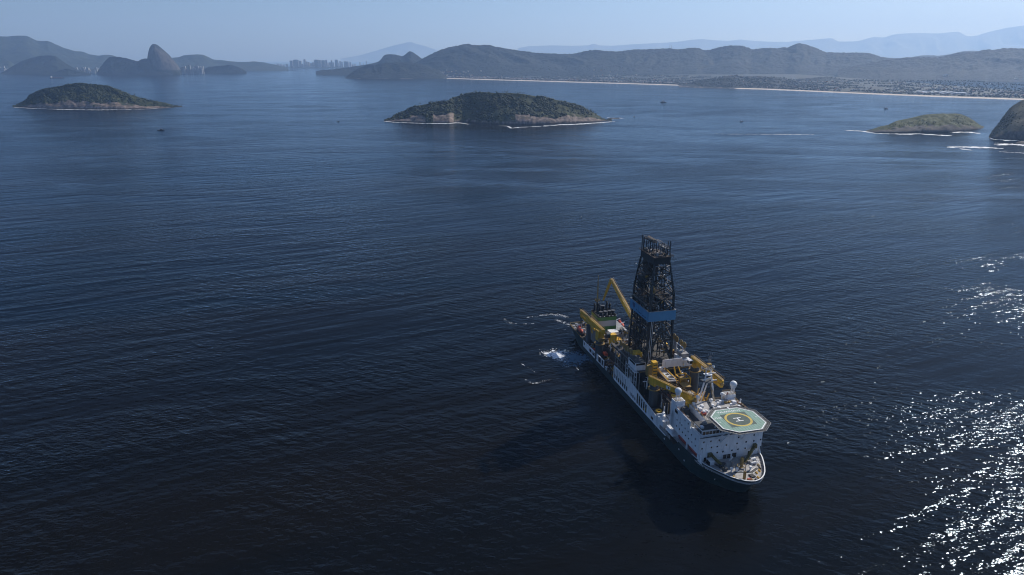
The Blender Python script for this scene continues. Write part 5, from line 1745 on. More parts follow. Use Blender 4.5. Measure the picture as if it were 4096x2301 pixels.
MB().box(207.2, 210.6, -13.4, -10.8, 10.3, 12.7).build('deck_store', m_white, fore)
MB().box(208, 210.8, -13.9, -13.41, 10.35, 12.3).build('store_door', m_dark, fore)
MB().rail([(214, -13.6, 10.3), (221, -10.2, 10.3), (227, -4.8, 10.3)], 1.0, 1.6).build('guard_rail', m_yellow2, fore)
MB().rail([(227.5, -3, 10.3), (228.4, 0.5, 10.3)], 1.0, 0.8).build('guard_rail', m_yellow2, fore)
MB().box(226.4, 227.2, -2.2, -0.6, 10.3, 11.4).build('foam_station', m_red, fore)

# ---- lifeboats hang or rest on the ship: things of their own
def lifeboat(x, y, z, label, L=9.8, canopy=None):
    c, s = math.cos(SHIP_RZ), math.sin(SHIP_RZ)
    root = empty('lifeboat', (SHIP_LOC[0] + x * c - y * s, SHIP_LOC[1] + x * s + y * c, z), SHIP_RZ)
    V, F = [], []
    st = [(-0.5, 0.15), (-0.46, 0.7), (-0.3, 1), (0.2, 1), (0.4, 0.7), (0.5, 0.1)]
    pr = [(0.0, 0.0), (0.62, 0.25), (1.0, 1.0), (1.04, 1.35)]
    for t, b in st:
        for q, zz in pr:
            V.append((t * L, -q * 1.65 * b, zz)); V.append((t * L, q * 1.65 * b, zz))
    n = 8
    for i in range(5):
        for j in range(3):
            a = i * n + j * 2; b_ = a + n
            F.append((a, b_, b_ + 2, a + 2)); F.append((a + 3, b_ + 3, b_ + 1, a + 1))
    F += [(0, 2, 4, 6, 7, 5, 3, 1), tuple(40 + k for k in (1, 3, 5, 7, 6, 4, 2, 0))]
    MB().add(V, F).build('hull', m_red, root)
    V, F = [], []
    st = [(-0.47, 0.35, 0.5), (-0.36, 0.9, 1.3), (0.15, 0.92, 1.35), (0.34, 0.75, 1.0), (0.47, 0.2, 0.3)]
    for t, b, hh in st:
        for q, k in ((-1, 0), (-0.8, 0.6), (-0.35, 1), (0.35, 1), (0.8, 0.6), (1, 0)):
            V.append((t * L, q * 1.6 * b, 1.35 + hh * k))
    for i in range(4):
        for j in range(5):
            a = i * 6 + j
            F.append((a, a + 6, a + 7, a + 1))
    F += [tuple(range(5, -1, -1)), tuple(range(24, 30))]
    MB().add(V, F).build('canopy', canopy or m_orange, root)
    MB().box(-0.38 * L, -0.22 * L, -0.7, 0.7, 2.5, 3.3).build('cockpit', canopy or m_orange, root)
    return tag(root, label, 'lifeboat', 'lifeboats of the drillship')
lifeboat(21.5, -15.4, 9.3, 'orange and red lifeboat on the stern quarter nearest the short wake')
lifeboat(24.5, 16.2, 12.0, 'orange lifeboat at the far side of the stern, right of the green and white funnel')
lifeboat(187.8, -15.9, 11.2, 'dark red lifeboat in the side recess under the white block, aft of the post', canopy=m_red)
lifeboat(199.2, -15.8, 11.2, 'dark red lifeboat in the side recess under the white block, forward of the post', canopy=m_red)
for x in (17.5, 25.5):
    MB().bar((x, -14, 7.3), (x, -13.2, 12.5), 0.5).bar((x, -13.2, 12.5), (x, -16.4, 13.4), 0.45).build('davit', m_white, ship)
    MB().bar((x + 3, 13.6, 7.3), (x + 3, 13.4, 15.2), 0.5).bar((x + 3, 13.4, 15.2), (x + 3, 17.2, 16.2), 0.45).build('davit', m_white, ship)
MB().box(18.5, 29.5, 13.8, 17.6, 7.3, 11.8).build('davit_house', m_yellow2, ship)
MB().box(17.0, 26.5, -16.6, -13.6, 7.3, 9.2).build('davit_house', m_brown, ship)

# ---- derrick
der = empty('derrick', parent=ship)
XA, XB, YB = 95.8, 120.4, 7.3
ZF, ZK, ZC = 26.0, 70.2, 88.4
XTA, XTB, YT = 98.0, 116.8, 5.1
def corner(ix, iy, z):
    t = max(0, min(1, (z - ZK) / (ZC - ZK)))
    x = (XA + (XTA - XA) * t) if ix == 0 else (XB + (XTB - XB) * t)
    y = (-1 if iy == 0 else 1) * (YB + (YT - YB) * t)
    if z < ZK:
        e = (ZK - z) / (ZK - ZF)
        x += (-0.8 if ix == 0 else 0.8) * e
        y += (-1 if iy == 0 else 1) * 1.0 * e
    return (x, y, z)
for ix in (0, 1):
    for iy in (0, 1):
        MB().bar(corner(ix, iy, ZF), corner(ix, iy, ZK), 1.15).bar(corner(ix, iy, ZK), corner(ix, iy, ZC), 1.05, w2=0.9).build('derrick_leg', m_derrick, der)
levels = [26, 33.5, 41, 48.5, 56, 63, 70.2, 76.4, 82.4, 88.4]
faces = [((0, 0), (1, 0)), ((1, 0), (1, 1)), ((1, 1), (0, 1)), ((0, 1), (0, 0))]
for fi, (p, q) in enumerate(faces):
    m = MB()
    for z in levels[1:]:
        m.bar(corner(*p, z), corner(*q, z), 0.55)
    for li, (z0, z1) in enumerate(zip(levels[:-1], levels[1:])):
        if fi == 1 and z1 <= 41:      # V door side: open, long struts only
            continue
        mid0 = [(a + b) / 2 for a, b in zip(corner(*p, z0), corner(*q, z0))]
        mid1 = [(a + b) / 2 for a, b in zip(corner(*p, z1), corner(*q, z1))]
        if fi in (0, 2):
            if li % 2:
                m.bar(corner(*p, z1), mid0, 0.5).bar(corner(*q, z1), mid0, 0.5)
            else:
                m.bar(corner(*p, z0), mid1, 0.5).bar(corner(*q, z0), mid1, 0.5)
            m.bar(mid0, mid1, 0.34)
        else:
            m.bar(corner(*p, z0), corner(*q, z1), 0.5).bar(corner(*q, z0), corner(*p, z1), 0.5)
    if fi == 1:
        mid = [(a + b) / 2 for a, b in zip(corner(*p, 48.5), corner(*q, 48.5))]
        m.bar(corner(*p, 26), mid, 0.95).bar(corner(*q, 26), mid, 0.95).bar(corner(*p, 41), mid, 0.5).bar(corner(*q, 41), mid, 0.5)
    m.build('face_bracing', m_derrick if fi < 2 else m_bracing, der)
# intermediate columns on the long faces
for y in (-7.9, 7.9):
    for x in (103.5, 112.5):
        MB().bar((x, y, 26), (x, y * (1 if True else 1), 56), 0.6).build('stiff_column', m_derrick, der)
# blue wind wall
for a, b, nm in (((94.4, -8.9), (121.7, -8.9), 0), ((121.7, -8.9), (121.7, 8.9), 1), ((121.7, 8.9), (94.4, 8.9), 2), ((94.4, 8.9), (94.4, -8.9), 3)):
    wv = MB().bar((*a, 56.85), (*b, 56.85), 0.22, 6.1).build('wind_wall', m_blue, der)
    MB().bar((*a, 60.05), (*b, 60.05), 0.4, 0.25).build('wall_coping', m_pipe, wv)
# faded emblem and lettering on the side wall
mk = MB()
mk.xprism([(98.2, 58.8), (102.4, 58.8), (101.6, 56.2), (100.2, 55.4), (98.6, 56.6)], -9.05, -9.02)
mk.build('wall_emblem', m_blue_mark, der)
for k, (x, z, l_) in enumerate(((104, 55.3, 1.4), (106.2, 55.2, 1.0), (107.8, 55.0, 1.8), (110.4, 55.1, 1.2), (113, 54.8, 2.4), (116.4, 54.9, 1.6))):
    MB().box(x, x + l_, -9.05, -9.02, z, z + 0.7).build('wall_mark', m_blue_mark, der)
MB().box(107.2, 107.35, -9.05, -9.02, 53.9, 59.8).build('wall_seam', m_blue_mark, der)
# crown: girder box, platforms, A frames
z0, z1 = 88.0, 92.4
m = MB()
for p, q in faces:
    a, b = corner(*p, 88.4), corner(*q, 88.4)
    m.bar((a[0], a[1], (z0 + z1) / 2), (b[0], b[1], (z0 + z1) / 2), 0.5, z1 - z0 - 0.6)
m.build('crown_girder', m_derrick, der)
MB().box(98.2, 117.4, -5.6, 5.6, 95.4, 95.7).build('crown_platform', m_brown, der)
MB().rail([(97.4, -6.4, 95.5), (118.2, -6.4, 95.5), (118.2, 6.4, 95.5), (97.4, 6.4, 95.5)], 1.3, 1.6, 0.08, True).build('crown_rail', m_brown, der)
MB().box(117.4, 118.6, -4.6, 4.6, 87.2, 87.4).build('crown_walkway', m_pipe, der)
for x, y, zt in ((102.0, -3.4, 105.2), (110.5, -3.4, 105.2), (107.5, 3.6, 101.4), (114.5, 3.6, 101.4)):
    m = MB()
    for dx, dy in ((-1.3, -1.0), (1.3, -1.0), (1.3, 1.0), (-1.3, 1.0)):
        m.bar((x + dx * 1.5, y + dy * 1.6, 95.6), (x + dx, y + dy, zt), 0.38)
    for k in range(3):
        zz = 97.5 + k * (zt - 98) / 2.2
        m.bar((x - 1.5, y - 1.2, zz), (x + 1.5, y - 1.2, zz + 1.5), 0.2).bar((x - 1.5, y + 1.2, zz), (x + 1.5, y + 1.2, zz + 1.5), 0.2).bar((x + 1.5, y - 1.2, zz), (x + 1.5, y + 1.2, zz + 1.5), 0.2)
    m.build('crown_a_frame', m_derrick, der)
MB().box(100, 113, -4.8, -2.2, 103.6, 104.0).build('top_platform', m_brown, der)
MB().box(105.5, 116, 2.4, 4.8, 100.2, 100.5).build('top_platform', m_pipe, der)
MB().box(103, 112, -4.4, -2.4, 104.0, 105.4).build('crown_block', m_brown, der)
MB().rail([(100, -4.8, 104), (113, -4.8, 104), (113, -2.2, 104), (100, -2.2, 104)], 1.2, 1.5, 0.07, True).build('crown_rail', m_pipe, der)
MB().rail([(105.5, 2.4, 100.5), (116, 2.4, 100.5), (116, 4.8, 100.5), (105.5, 4.8, 100.5)], 1.2, 1.5, 0.07, True).build('crown_rail', m_pipe, der)
for x, y, za, zb in ((113.8, 4.6, 96, 104.4), (116.2, 4.9, 95.6, 105.2), (98.6, -5.2, 95.6, 105.5), (101.0, -5.4, 95.6, 104.8)):
    MB().bar((x, y, za), (x, y, zb), 0.42).build('crown_post', m_derrick, der)
m = MB().bar((112, -3.5, 105.5), (119, -4.0, 105.9), 0.25).bar((112, -2.0, 105.5), (119, -2.0, 105.9), 0.25)
for k in range(6): m.bar((113 + k * 1.15, -3.7, 105.7), (113.4 + k * 1.15, -2.0, 105.7), 0.18)
m.build('crown_gin_pole', m_pipe, der)
for k in range(10):
    x, y = rnd.uniform(99, 116), rnd.uniform(-4.6, 4.6)
    MB().box(x - .7, x + .7, y - .6, y + .6, 95.7, 96.6 + rnd.random() * 1.2).build('crown_machine', rnd.choice([m_brown, m_brown, m_derrick, m_pipe]), der)
for o_ in der.children:
    if o_.name.split('.')[0] in ('crown_a_frame', 'top_platform', 'crown_block', 'crown_gin_pole', 'crown_post', 'crown_rail', 'crown_platform', 'crown_machine'):
        o_.location.z -= 3.2
# inside: racking boards, pipe stands, platforms, top drives
for z, y0, y1, x0, x1, mm in ((66.5, -8.0, -0.6, 96, 110, m_brown), (66.0, 1.0, 8.0, 99, 119, m_brown), (79.0, -6.4, 0.5, 98, 108, m_brown), (73.0, -7.2, -1.0, 97, 106, m_derrick), (84.5, -5.2, 1, 99, 110, m_derrick), (61.5, -8, -1, 96, 117, m_derrick), (51, 0, 8, 97, 112, m_brown), (45, -8, -1, 96, 108, m_derrick), (38, -8, 0, 97, 112, m_derrick), (34, 2, 8, 98, 110, m_brown)):
    m = MB().box(x0, x1, y0, y1, z, z + 0.3)
    k = int((x1 - x0) / 1.4)
    for i in range(k):
        m.bar((x0 + 0.7 + i * 1.4, y0, z + 0.6), (x0 + 0.7 + i * 1.4, y1, z + 0.6), 0.22)
    m.build('racking_board', mm, der)
    MB().rail([(x0, y0, z + 0.3), (x1, y0, z + 0.3), (x1, y1, z + 0.3), (x0, y1, z + 0.3)], 1.2, 1.8, 0.08, True).build('racking_rail', rnd.choice([m_pipe, m_brown]), der)
for x0, x1, y0, y1, zt in ((97, 104, -7.2, -3.4, 66), (97, 103, 3, 7.2, 62), (106, 110, -7.4, -5, 60)):
    m = MB()
    for i in range(int((x1 - x0) / 0.85)):
        for j in range(int((y1 - y0) / 1.1)):
            m.bar((x0 + i * .85 + rnd.uniform(-.1, .1), y0 + j * 1.1, 26), (x0 + i * .85 + rnd.uniform(-.2, .2), y0 + j * 1.1 + rnd.uniform(-.2, .2), zt - rnd.random() * 5), 0.2)
    o = m.build('pipe_stand', m_derrick, der)
    o['kind'] = 'stuff'
m = MB()
for y in (-0.9, 0.9):
    m.bar((108, y - 3, 26), (108, y - 3, 92), 0.4)
    m.bar((112, y + 4, 26), (112, y + 4, 92), 0.4)
m.build('guide_rail', m_derrick, der)
MB().box(111.0, 113.2, -3.4, -1.4, 68.2, 71.4).box(111.4, 112.8, -3.0, -1.8, 71.4, 74.0).build('top_drive', m_yellow2, der)
MB().box(108.6, 110.6, 3.2, 5.2, 49, 54).build('top_drive', m_yellow2, der)
MB().bar((112.4, -2.2, 75), (112.4, -2.2, 90.5), 0.16).bar((111.7, -2.2, 75), (111.7, -2.2, 90.5), 0.16).build('drill_line', m_pipe, der)
MB().bar((119.3, 0.2, 64.2), (112.0, 6.8, 67.4), 0.4).build('boom_arm', m_yellow, der)
MB().bar((119, 3.0, 77.5), (119, 3.0, 80.5), 0.35).build('light_pole', m_mark, der)
MB().box(100, 108, -4.5, 2.0, 80, 88).build('heave_compensator', m_brown, der)
MB().box(98.5, 104, -6.6, -1.5, 69, 77).build('rack_machine', m_derrick, der)
for k in range(46):
    z = rnd.uniform(28, 88)
    a, b = corner(0, 0, z), corner(1, 1, z)
    x, y = rnd.uniform(a[0] + 1, b[0] - 1), rnd.uniform(a[1] + 1, b[1] - 1)
    s_ = rnd.uniform(0.5, 1.3)
    MB().box(x - s_, x + s_, y - s_ * .7, y + s_ * .7, z, z + s_ * rnd.uniform(1, 2.4)).build('rig_machine', rnd.choice([m_brown, m_brown, m_derrick, m_derrick, m_pipe, m_yellow2]), der)
for k in range(18):
    z = rnd.uniform(28, 86)
    x, y = rnd.uniform(97, 118), rnd.choice([-7.2, 7.2, rnd.uniform(-6, 6)])
    MB().bar((x, y, z), (x + rnd.uniform(-4, 4), y * rnd.uniform(0.6, 1), z + rnd.uniform(3, 10)), 0.22).build('hose_line', rnd.choice([m_brown, m_derrick, m_pipe]), der)
for k in range(16):
    x, y, z = rnd.choice([95.5, 121.5]), rnd.uniform(-8, 8), rnd.choice(levels[1:9])
    MB().box(x - .3, x + .3, y - .3, y + .3, z + .3, z + 0.75).build('flood_light', m_mark, der)
for dy in (0.0, 1.05):
    MB().bar((121.7, -6.7 + dy, 54), (121.7, -7.3 + dy, 26.5), 0.17).build('riser_line', m_mark, der)
MB().bar((94.6, -9.0, 26), (94.9, -8.9, 54), 0.2).build('riser_line', m_pipe, der)

# ---- drill floor and substructure
floor_ = empty('drill_floor', parent=ship)
MB().box(86, 131, -17, 17, 25.0, 26.0).build('floor_slab', m_deckdark, floor_)
MB().box(90, 128, -11.5, 11.5, 3.5, 25.0).build('substructure', m_derrick, floor_)
MB().box(118.5, 129, -18.9, -12.4, 26.0, 31.0).build('driller_cabin', m_white, floor_)
MB().box(118.3, 129.2, -19.1, -12.2, 31.0, 31.25).build('cabin_roof', m_roof, floor_)
MB().box(129.0, 129.06, -18.5, -12.8, 29.3, 30.6).build('cabin_window', m_glass, floor_)
MB().box(120, 128, -18.96, -18.9, 29.2, 30.5).build('cabin_window', m_glass, floor_)
MB().box(119, 129.3, -19.4, -12, 24.6, 24.99).build('cabin_platform', m_white, floor_)
MB().box(111.5, 116.5, -13.2, -8.9, 26.0, 31.5).build('winch_house', m_yellow, floor_)
MB().box(131.0, 131.3, -2.4, 10.5, 27.0, 32.2).build('v_door_wall', m_white, floor_)
MB().box(128.5, 131.0, 10.3, 10.6, 27.0, 32.2).build('v_door_wall', m_white, floor_)
MB().box(120.5, 130.6, 10.7, 16.6, 26.0, 30.5).build('choke_house', m_white, floor_)
MB().box(122, 129, 11.2, 16, 31.2, 33.6).build('choke_house', m_pipe, floor_)
MB().box(130.9, 131.3, -17, 17, 25.6, 26.0).build('floor_edge', m_yellow2, floor_)
for x in np.arange(92, 130, 4.2):
    MB().bar((x, -16.2, 3.5), (x, -16.2, 25), 0.4).build('floor_column', m_pipe, floor_)
    MB().bar((x, 16.2, 3.5), (x, 16.2, 25), 0.4).build('floor_column', m_derrick, floor_)
for z in (14.8, 19.5):
    MB().box(94, 128, -17.2, -12.6, z, z + 0.15).build('side_gallery', m_derrick, floor_)
    MB().rail([(94, -17.1, z + .15), (128, -17.1, z + .15)], 1.1, 2.2, 0.08).build('guard_rail', m_pipe, floor_)
for x in (112, 118.5, 125):
    m = MB().bar((x, -17.4, 15), (x, -17.4, 24.8), 0.28).bar((x + 3, -17.4, 15), (x + 3, -17.4, 24.8), 0.28)
    for z in (17.5, 20.5, 23.5): m.bar((x, -17.4, z), (x + 3, -17.4, z), 0.22)
    m.build('access_frame', m_white, floor_)
MB().rail([(86, -16.9, 26), (118, -16.9, 26)], 1.1, 2.4, 0.08).build('guard_rail', m_pipe, floor_)
# tensioner sheaves
def sheave(x, y, z, r, zb):
    m = MB().tube((x, y - 0.35, z), (x, y + 0.35, z), r, n=20)
    m.torus((x, y, z), r, 0.24, 'y', 22, 6)
    o = m.build('tensioner_sheave', m_yellow2, floor_)
    MB().bar((x + r * .9, y, zb), (x + r * .5, y, z - 0.3), 0.5).bar((x - r * .6, y, zb), (x - r * .3, y, z - 0.3), 0.35).build('sheave_post', m_pipe, floor_)
for x, z in ((93.5, 29.0), (98.6, 29.4), (101.6, 28.8), (105.2, 29.6), (109.8, 29.9)): sheave(x, -13.4, z, 1.75, 26)
for x, z in ((110.4, 37.4), (113.8, 37.0), (119.8, 37.0), (123.8, 37.2)): sheave(x, 15.4, z, 1.85, 26)
m = MB()
for a, b in (((118, 13.2, 36.5), (126, 13.2, 36.5)), ((126, 13.2, 36.5), (126, 13.2, 30)), ((118, 13.2, 36.5), (118, 13.2, 30)), ((126, 13.2, 33), (118, 13.2, 33))): m.bar(a, b, 0.4)
m.build('tensioner_frame', m_white, floor_)

# ---- funnel
fun = empty('funnel', parent=ship)
MB().box(27, 53, -11.5, 11, 7.3, 17.8).build('engine_casing', m_pipe, fun)
for z0, z1, mm, nm in ((17.8, 21.2, m_fgreen, 'green_band'), (21.2, 25.5, m_fwhite, 'white_band'), (25.5, 28.3, m_fgreen, 'green_band')):
    MB().box(30.3, 45, -10.3, 3.4, z0, z1).build(nm, mm, fun)
m = MB()
for a, b in (((30.3, -10.3), (45, -10.3)), ((45, -10.3), (45, 3.4)), ((45, 3.4), (30.3, 3.4)), ((30.3, 3.4), (30.3, -10.3))): m.bar((*a, 28.8), (*b, 28.8), 0.35, 1.0)
m.build('funnel_rim', m_black, fun)
MB().box(30.5, 44.8, -10.1, 3.2, 28.3, 28.4).build('funnel_top', m_black, fun)
for x, y, r_, zt in ((41.4, -7.4, 1.45, 31.4), (41.3, -4.0, 1.45, 31.5), (41.2, -0.7, 1.45, 31.6), (41.2, 2.1, 1.45, 31.7), (32.6, -2.6, 1.45, 32.6)):
    d = MB().tube((x, y, 28.4), (x, y, zt - 0.5), r_ * 0.72, r_ * 0.8, n=18).tube((x, y, zt - 0.5), (x, y, zt), r_, n=20).build('exhaust_drum', m_black, fun)
    MB().tube((x, y, zt), (x, y, zt + 0.06), r_ * 0.96, n=20).build('drum_cap', m_capgrey, d)
for x, y, zt in ((32.8, -6.6, 34.4), (35.6, -6.2, 33.6), (34.2, -0.2, 35.0), (36.2, 1.4, 34.2), (31.6, -8.6, 33.2)):
    m = MB().tube((x, y, 28.4), (x, y, zt), 0.75, n=12)
    m.tube((x, y, zt), (x - 0.7, y, zt + 0.9), 0.75, 0.7, n=12)
    m.build('exhaust_stack', m_black, fun)
for y in (-9.4, -6.2, -2.0, 0.4, 2.9): MB().box(45.18, 45.5, y - .22, y + .22, 28.8, 29.3).build('flood_light', m_mark, fun)
# stern mast
sm_ = empty('stern_mast', parent=ship)
MB().bar((15, 0, 7.3), (15, 0, 30), 1.0).bar((15, 0, 30), (14.8, 0, 50), 0.95, w2=0.35).build('mast_pole', m_yellow2, sm_)
MB().box(14, 16, -1.7, 1.7, 30, 30.2).build('mast_platform', m_yellow2, sm_)
MB().rail([(14, -1.7, 30.2), (16, -1.7, 30.2), (16, 1.7, 30.2), (14, 1.7, 30.2)], 1.1, 1, 0.09, True).build('guard_rail', m_yellow2, sm_)

# ---- cranes
def plate(par, p, ux, uz, nrm, w_, h_):
    """white placard with a dark red emblem disc"""
    p, ux, uz, nrm = Vector(p), Vector(ux).normalized(), Vector(uz).normalized(), Vector(nrm).normalized()
    m = MB()
    vs = [p + ux * a * w_ / 2 + uz * b * h_ / 2 + nrm * c for c in (0.02, 0.06) for a, b in ((-1, -1), (1, -1), (1, 1), (-1, 1))]
    m.add(vs, [(3, 2, 1, 0), (4, 5, 6, 7), (0, 1, 5, 4), (1, 2, 6, 5), (2, 3, 7, 6), (3, 0, 4, 7)])
    m.build('placard', m_mark, par)
    m = MB().tube(p + nrm * 0.06 + ux * w_ * 0.15, p + nrm * 0.1 + ux * w_ * 0.15, h_ * 0.33, n=16)
    m.build('placard_emblem', m_brown, par, label='dark red and black emblem disc on the white placard')
def girder_gear(par, p, q, w_, h_, side_rails=True):
    """walkway, rail and pipes along the top of a box boom"""
    p, q = Vector(p), Vector(q)
    d = (q - p).normalized()
    a = d.cross(Vector((0, 0, 1))).normalized()
    up = a.cross(d).normalized()
    off = up * (h_ / 2 + 0.12)
    MB().bar(p + off, q + off, w_ * 0.7, 0.16).build('boom_walkway', m_yellow2, par)
    m = MB()
    L = (q - p).length
    k = int(L / 1.6)
    for s_ in (-1, 1):
        e = a * (w_ * 0.5 * s_)
        for i in range(k + 1):
            b = p.lerp(q, i / k) + off + e
            m.bar(b, b + up * 0.9, 0.10)
        m.bar(p + off + e + up * 0.9, q + off + e + up * 0.9, 0.10)
    m.build('boom_rail', m_yellow2, par)
def crane(ped, zped, r, boom, jib, bh=3.2, bw=1.9, cab=None, mped=None, head=3.6, placard=None, zbase=3.5):
    c = empty('crane', parent=ship)
    MB().tube((ped[0], ped[1], zbase), (ped[0], ped[1], zped), r * 1.06, r, n=22).build('pedestal', mped or m_ped, c)
    m = MB().torus((ped[0], ped[1], zped - 0.8), r + 0.9, 0.22, 'z', 24, 6)
    m.tube((ped[0], ped[1], zped - 1.2), (ped[0], ped[1], zped - 0.9), r + 1.0, n=22)
    m.build('pedestal_gallery', m_yellow2, c)
    MB().tube((ped[0], ped[1], zped), (ped[0], ped[1], zped + head * 0.45), r * 0.95, n=22).build('slewing_ring', m_ped, c)
    p, q = Vector(boom[0]), Vector(boom[1])
    d = (q - p).normalized()
    rz = math.atan2(d.y, d.x)
    MB().rbox(ped[0], ped[1], zped + head * 0.45, max(p.z, zped + head), r * 1.9, r * 1.6, rz).build('crane_house', m_yellow, c)
    MB().rbox(ped[0] - d.x * r * 1.1, ped[1] - d.y * r * 1.1, zped + head * 0.5, zped + head * 1.1, 1.8, r * 1.7, rz).build('winch_frame', m_yellow2, c)
    b = MB().bar(p, p.lerp(q, 0.45), bw, bh * 0.9, bw, bh).bar(p.lerp(q, 0.45), q, bw, bh, bw * 0.8, bh * 0.55)
    bo = b.build('boom', m_yellow, c)
    girder_gear(bo, p, q, bw, bh * 0.9)
    if jib:
        js, je = Vector(jib[0]), Vector(jib[1])
        MB().bar(js, je, bw * 0.75, bh * 0.62, bw * 0.5, bh * 0.36).build('jib', m_yellow, c)
        MB().tube(js.lerp(je, 0.05) + Vector((0, bw * .45, 0)), p.lerp(q, 0.7) + Vector((0, bw * .45, -bh * .3)), 0.22, n=8).build('jib_cylinder', m_pipe, c)
        MB().ball(q.lerp(js, 0.5), bh * 0.34, 10, 8).build('knuckle_joint', m_yellow2, c)
    MB().tube((ped[0] + d.x * r * 0.8, ped[1] + d.y * r * 0.8, zped + head * 0.5), p.lerp(q, 0.32) - Vector((0, 0, bh * 0.45)), 0.33, n=8).build('luffing_cylinder', m_pipe, c)
    if cab:
        cb = MB().box(cab[0] - 1.3, cab[0] + 1.3, cab[1] - 1.3, cab[1] + 1.3, cab[2], cab[2] + 3.0).build('operator_cab', m_mark, c)
        MB().box(cab[0] + 1.3, cab[0] + 1.36, cab[1] - 1.0, cab[1] + 1.0, cab[2] + 0.9, cab[2] + 2.6).build('cab_window', m_glass, cb)
        MB().box(cab[0] - 1.0, cab[0] + 1.0, cab[1] - 1.36, cab[1] - 1.3, cab[2] + 1.1, cab[2] + 2.4).build('cab_window', m_glass, cb)
    if placard:
        n_ = Vector((d.y, -d.x, 0)).normalized()
        cen = p.lerp(q, placard[0]) + n_ * (bw / 2)
        plate(c, cen, d * placard[1], Vector((0, 0, 1)) - d * d.z, n_, 3.6, 1.8)
    return c
crane((144.3, -13.4), 22.0, 2.6, ((141.5, -15.2, 26.6), (179.0, -7.0, 31.0)), ((178.6, -6.6, 29.4), (162.5, -11.6, 25.6)), 3.4, 2.0, placard=(0.47, 1))
crane((140.6, 14.2), 29.0, 2.75, ((136.5, 14.2, 34.0), (171.5, 14.0, 34.6)), ((171.2, 13.9, 32.4), (157.5, 14.0, 30.6)), 3.3, 2.2, cab=(139.6, 11.2, 31.6), placard=(0.42, 1))
crane((61.8, -15.6), 17.0, 2.75, ((66.0, -14.6, 26.0), (21.0, -15.2, 25.0)), ((22.0, -15.2, 22.4), (50.5, -15.0, 21.6)), 3.3, 2.1, mped=m_ped, placard=None)
crane((52.0, 14.0), 22.5, 2.6, ((53.5, 14.0, 25.5), (7.0, 14.0, 43.0)), ((6.2, 14.0, 42.8), (-8.0, 14.0, 21.6)), 3.5, 2.1, placard=(0.38, -1), zbase=7.3)
MB().tube((66.5, -12.9, 23.5), (66.5, -9.6, 23.5), 2.0, n=22).build('winch_drum', m_ped, ship)
MB().box(66.2, 70.5, -10.6, -6.6, 17.0, 25.0).build('winch_tower', m_yellow, ship)
MB().bar((20.6, -15.4, 25), (17.8, -13.6, 7.5), 0.35).bar((20.6, -15.4, 25), (22.0, -13.4, 7.5), 0.35).build('boom_crutch', m_hull, ship)
MB().tube((40.5, -15.6, 3.5), (40.5, -16.2, 22.0), 1.9, 1.45, n=16).build('boom_rest', m_ped, ship)
MB().bar((38.5, -14.5, 25.5), (46.5, -15.4, 17.5), 0.7, 0.9).build('hook_block', m_yellow, ship)
MB().box(176.3, 178.8, -11.0, -8.2, 24.4, 29.0).build('boom_rest', m_yellow, ship)

# ---- working decks: racks, pipes, skids
work = empty('working_deck', parent=ship)
MB().box(132.5, 173, -9.5, 10.5, 3.5, 16.5).build('riser_bay', m_brown, work)
MB().box(54, 88, -10.5, 12.5, 3.5, 13.0).build('pipe_bay', m_brown, work)
for i in range(15):
    y = -8.6 + i * 1.05
    MB().tube((134 + rnd.random() * 3, y, 17.1), (168 + rnd.random() * 4, y, 17.1), 0.5, n=8).build('riser_joint', rnd.choice([m_brown, m_rust, m_pipe, m_brown, m_ped]), work)
for i in range(18):
    y = -9.6 + i * 1.2
    MB().tube((55 + rnd.random() * 2, y, 13.5), (80 + rnd.random() * 6, y, 13.5), 0.45, n=8).build('drill_pipe', rnd.choice([m_pipe, m_brown, m_rust, m_pipe]), work)
# catwalk with yellow edges, black ring, white frame
cat_ = MB().prism([(128.8, -5.3), (146.8, -6.0), (147.0, -0.8), (128.8, -0.4)], 25.4, 25.9).build('catwalk', m_deckgrey, work)
MB().box(128.8, 146.8, -6.1, -5.9, 17, 25.4).box(128.8, 146.8, -0.9, -0.7, 17, 25.4).build('catwalk_frame', m_ped, work)
MB().rail([(128.8, -5.3, 25.9), (146.8, -6.0, 25.9)], 1.2, 1.5, 0.12).build('catwalk_rail', m_yellow, work)
MB().rail([(128.8, -0.4, 25.9), (147.0, -0.8, 25.9)], 1.2, 1.5, 0.12).build('catwalk_rail', m_yellow, work)
MB().torus((143.3, -2.4, 26.4), 2.1, 0.28).build('hose_reel_ring', m_mark, work)
MB().tube((143.3, -2.4, 25.9), (143.3, -2.4, 26.45), 1.95, n=26).build('hose_reel', m_black, work)
MB().torus((143.3, -2.4, 26.5), 1.2, 0.12).build('hose_reel_hub', m_pipe, work)
m = MB()
for a, b in (((137, -4.0), (140, -4.1)), ((140, -4.1), (140.1, -1.4)), ((140.1, -1.4), (137, -1.3)), ((137, -1.3), (137, -4.0))): m.bar((*a, 26.05), (*b, 26.05), 0.5, 0.25)
m.build('hatch_frame', m_mark, work)
MB().box(137.2, 139.8, -3.8, -1.5, 25.9, 26.0).build('hatch_cover', m_black, work)
MB().box(130.5, 132.4, -4.2, -2.6, 25.9, 27.6).build('control_box', m_mark, work)
MB().box(132.2, 135.4, -10.6, -7.5, 17, 33.2).build('pipe_handler', m_yellow, work)
MB().box(131.4, 135.0, -13.2, -10.7, 24, 30.5).build('handler_winch', m_yellow2, work)
for k in range(7):
    MB().box(135.41, 135.5, -10.3, -7.8, 19 + k * 2, 19.9 + k * 2).build('handler_panel', m_olive, work)
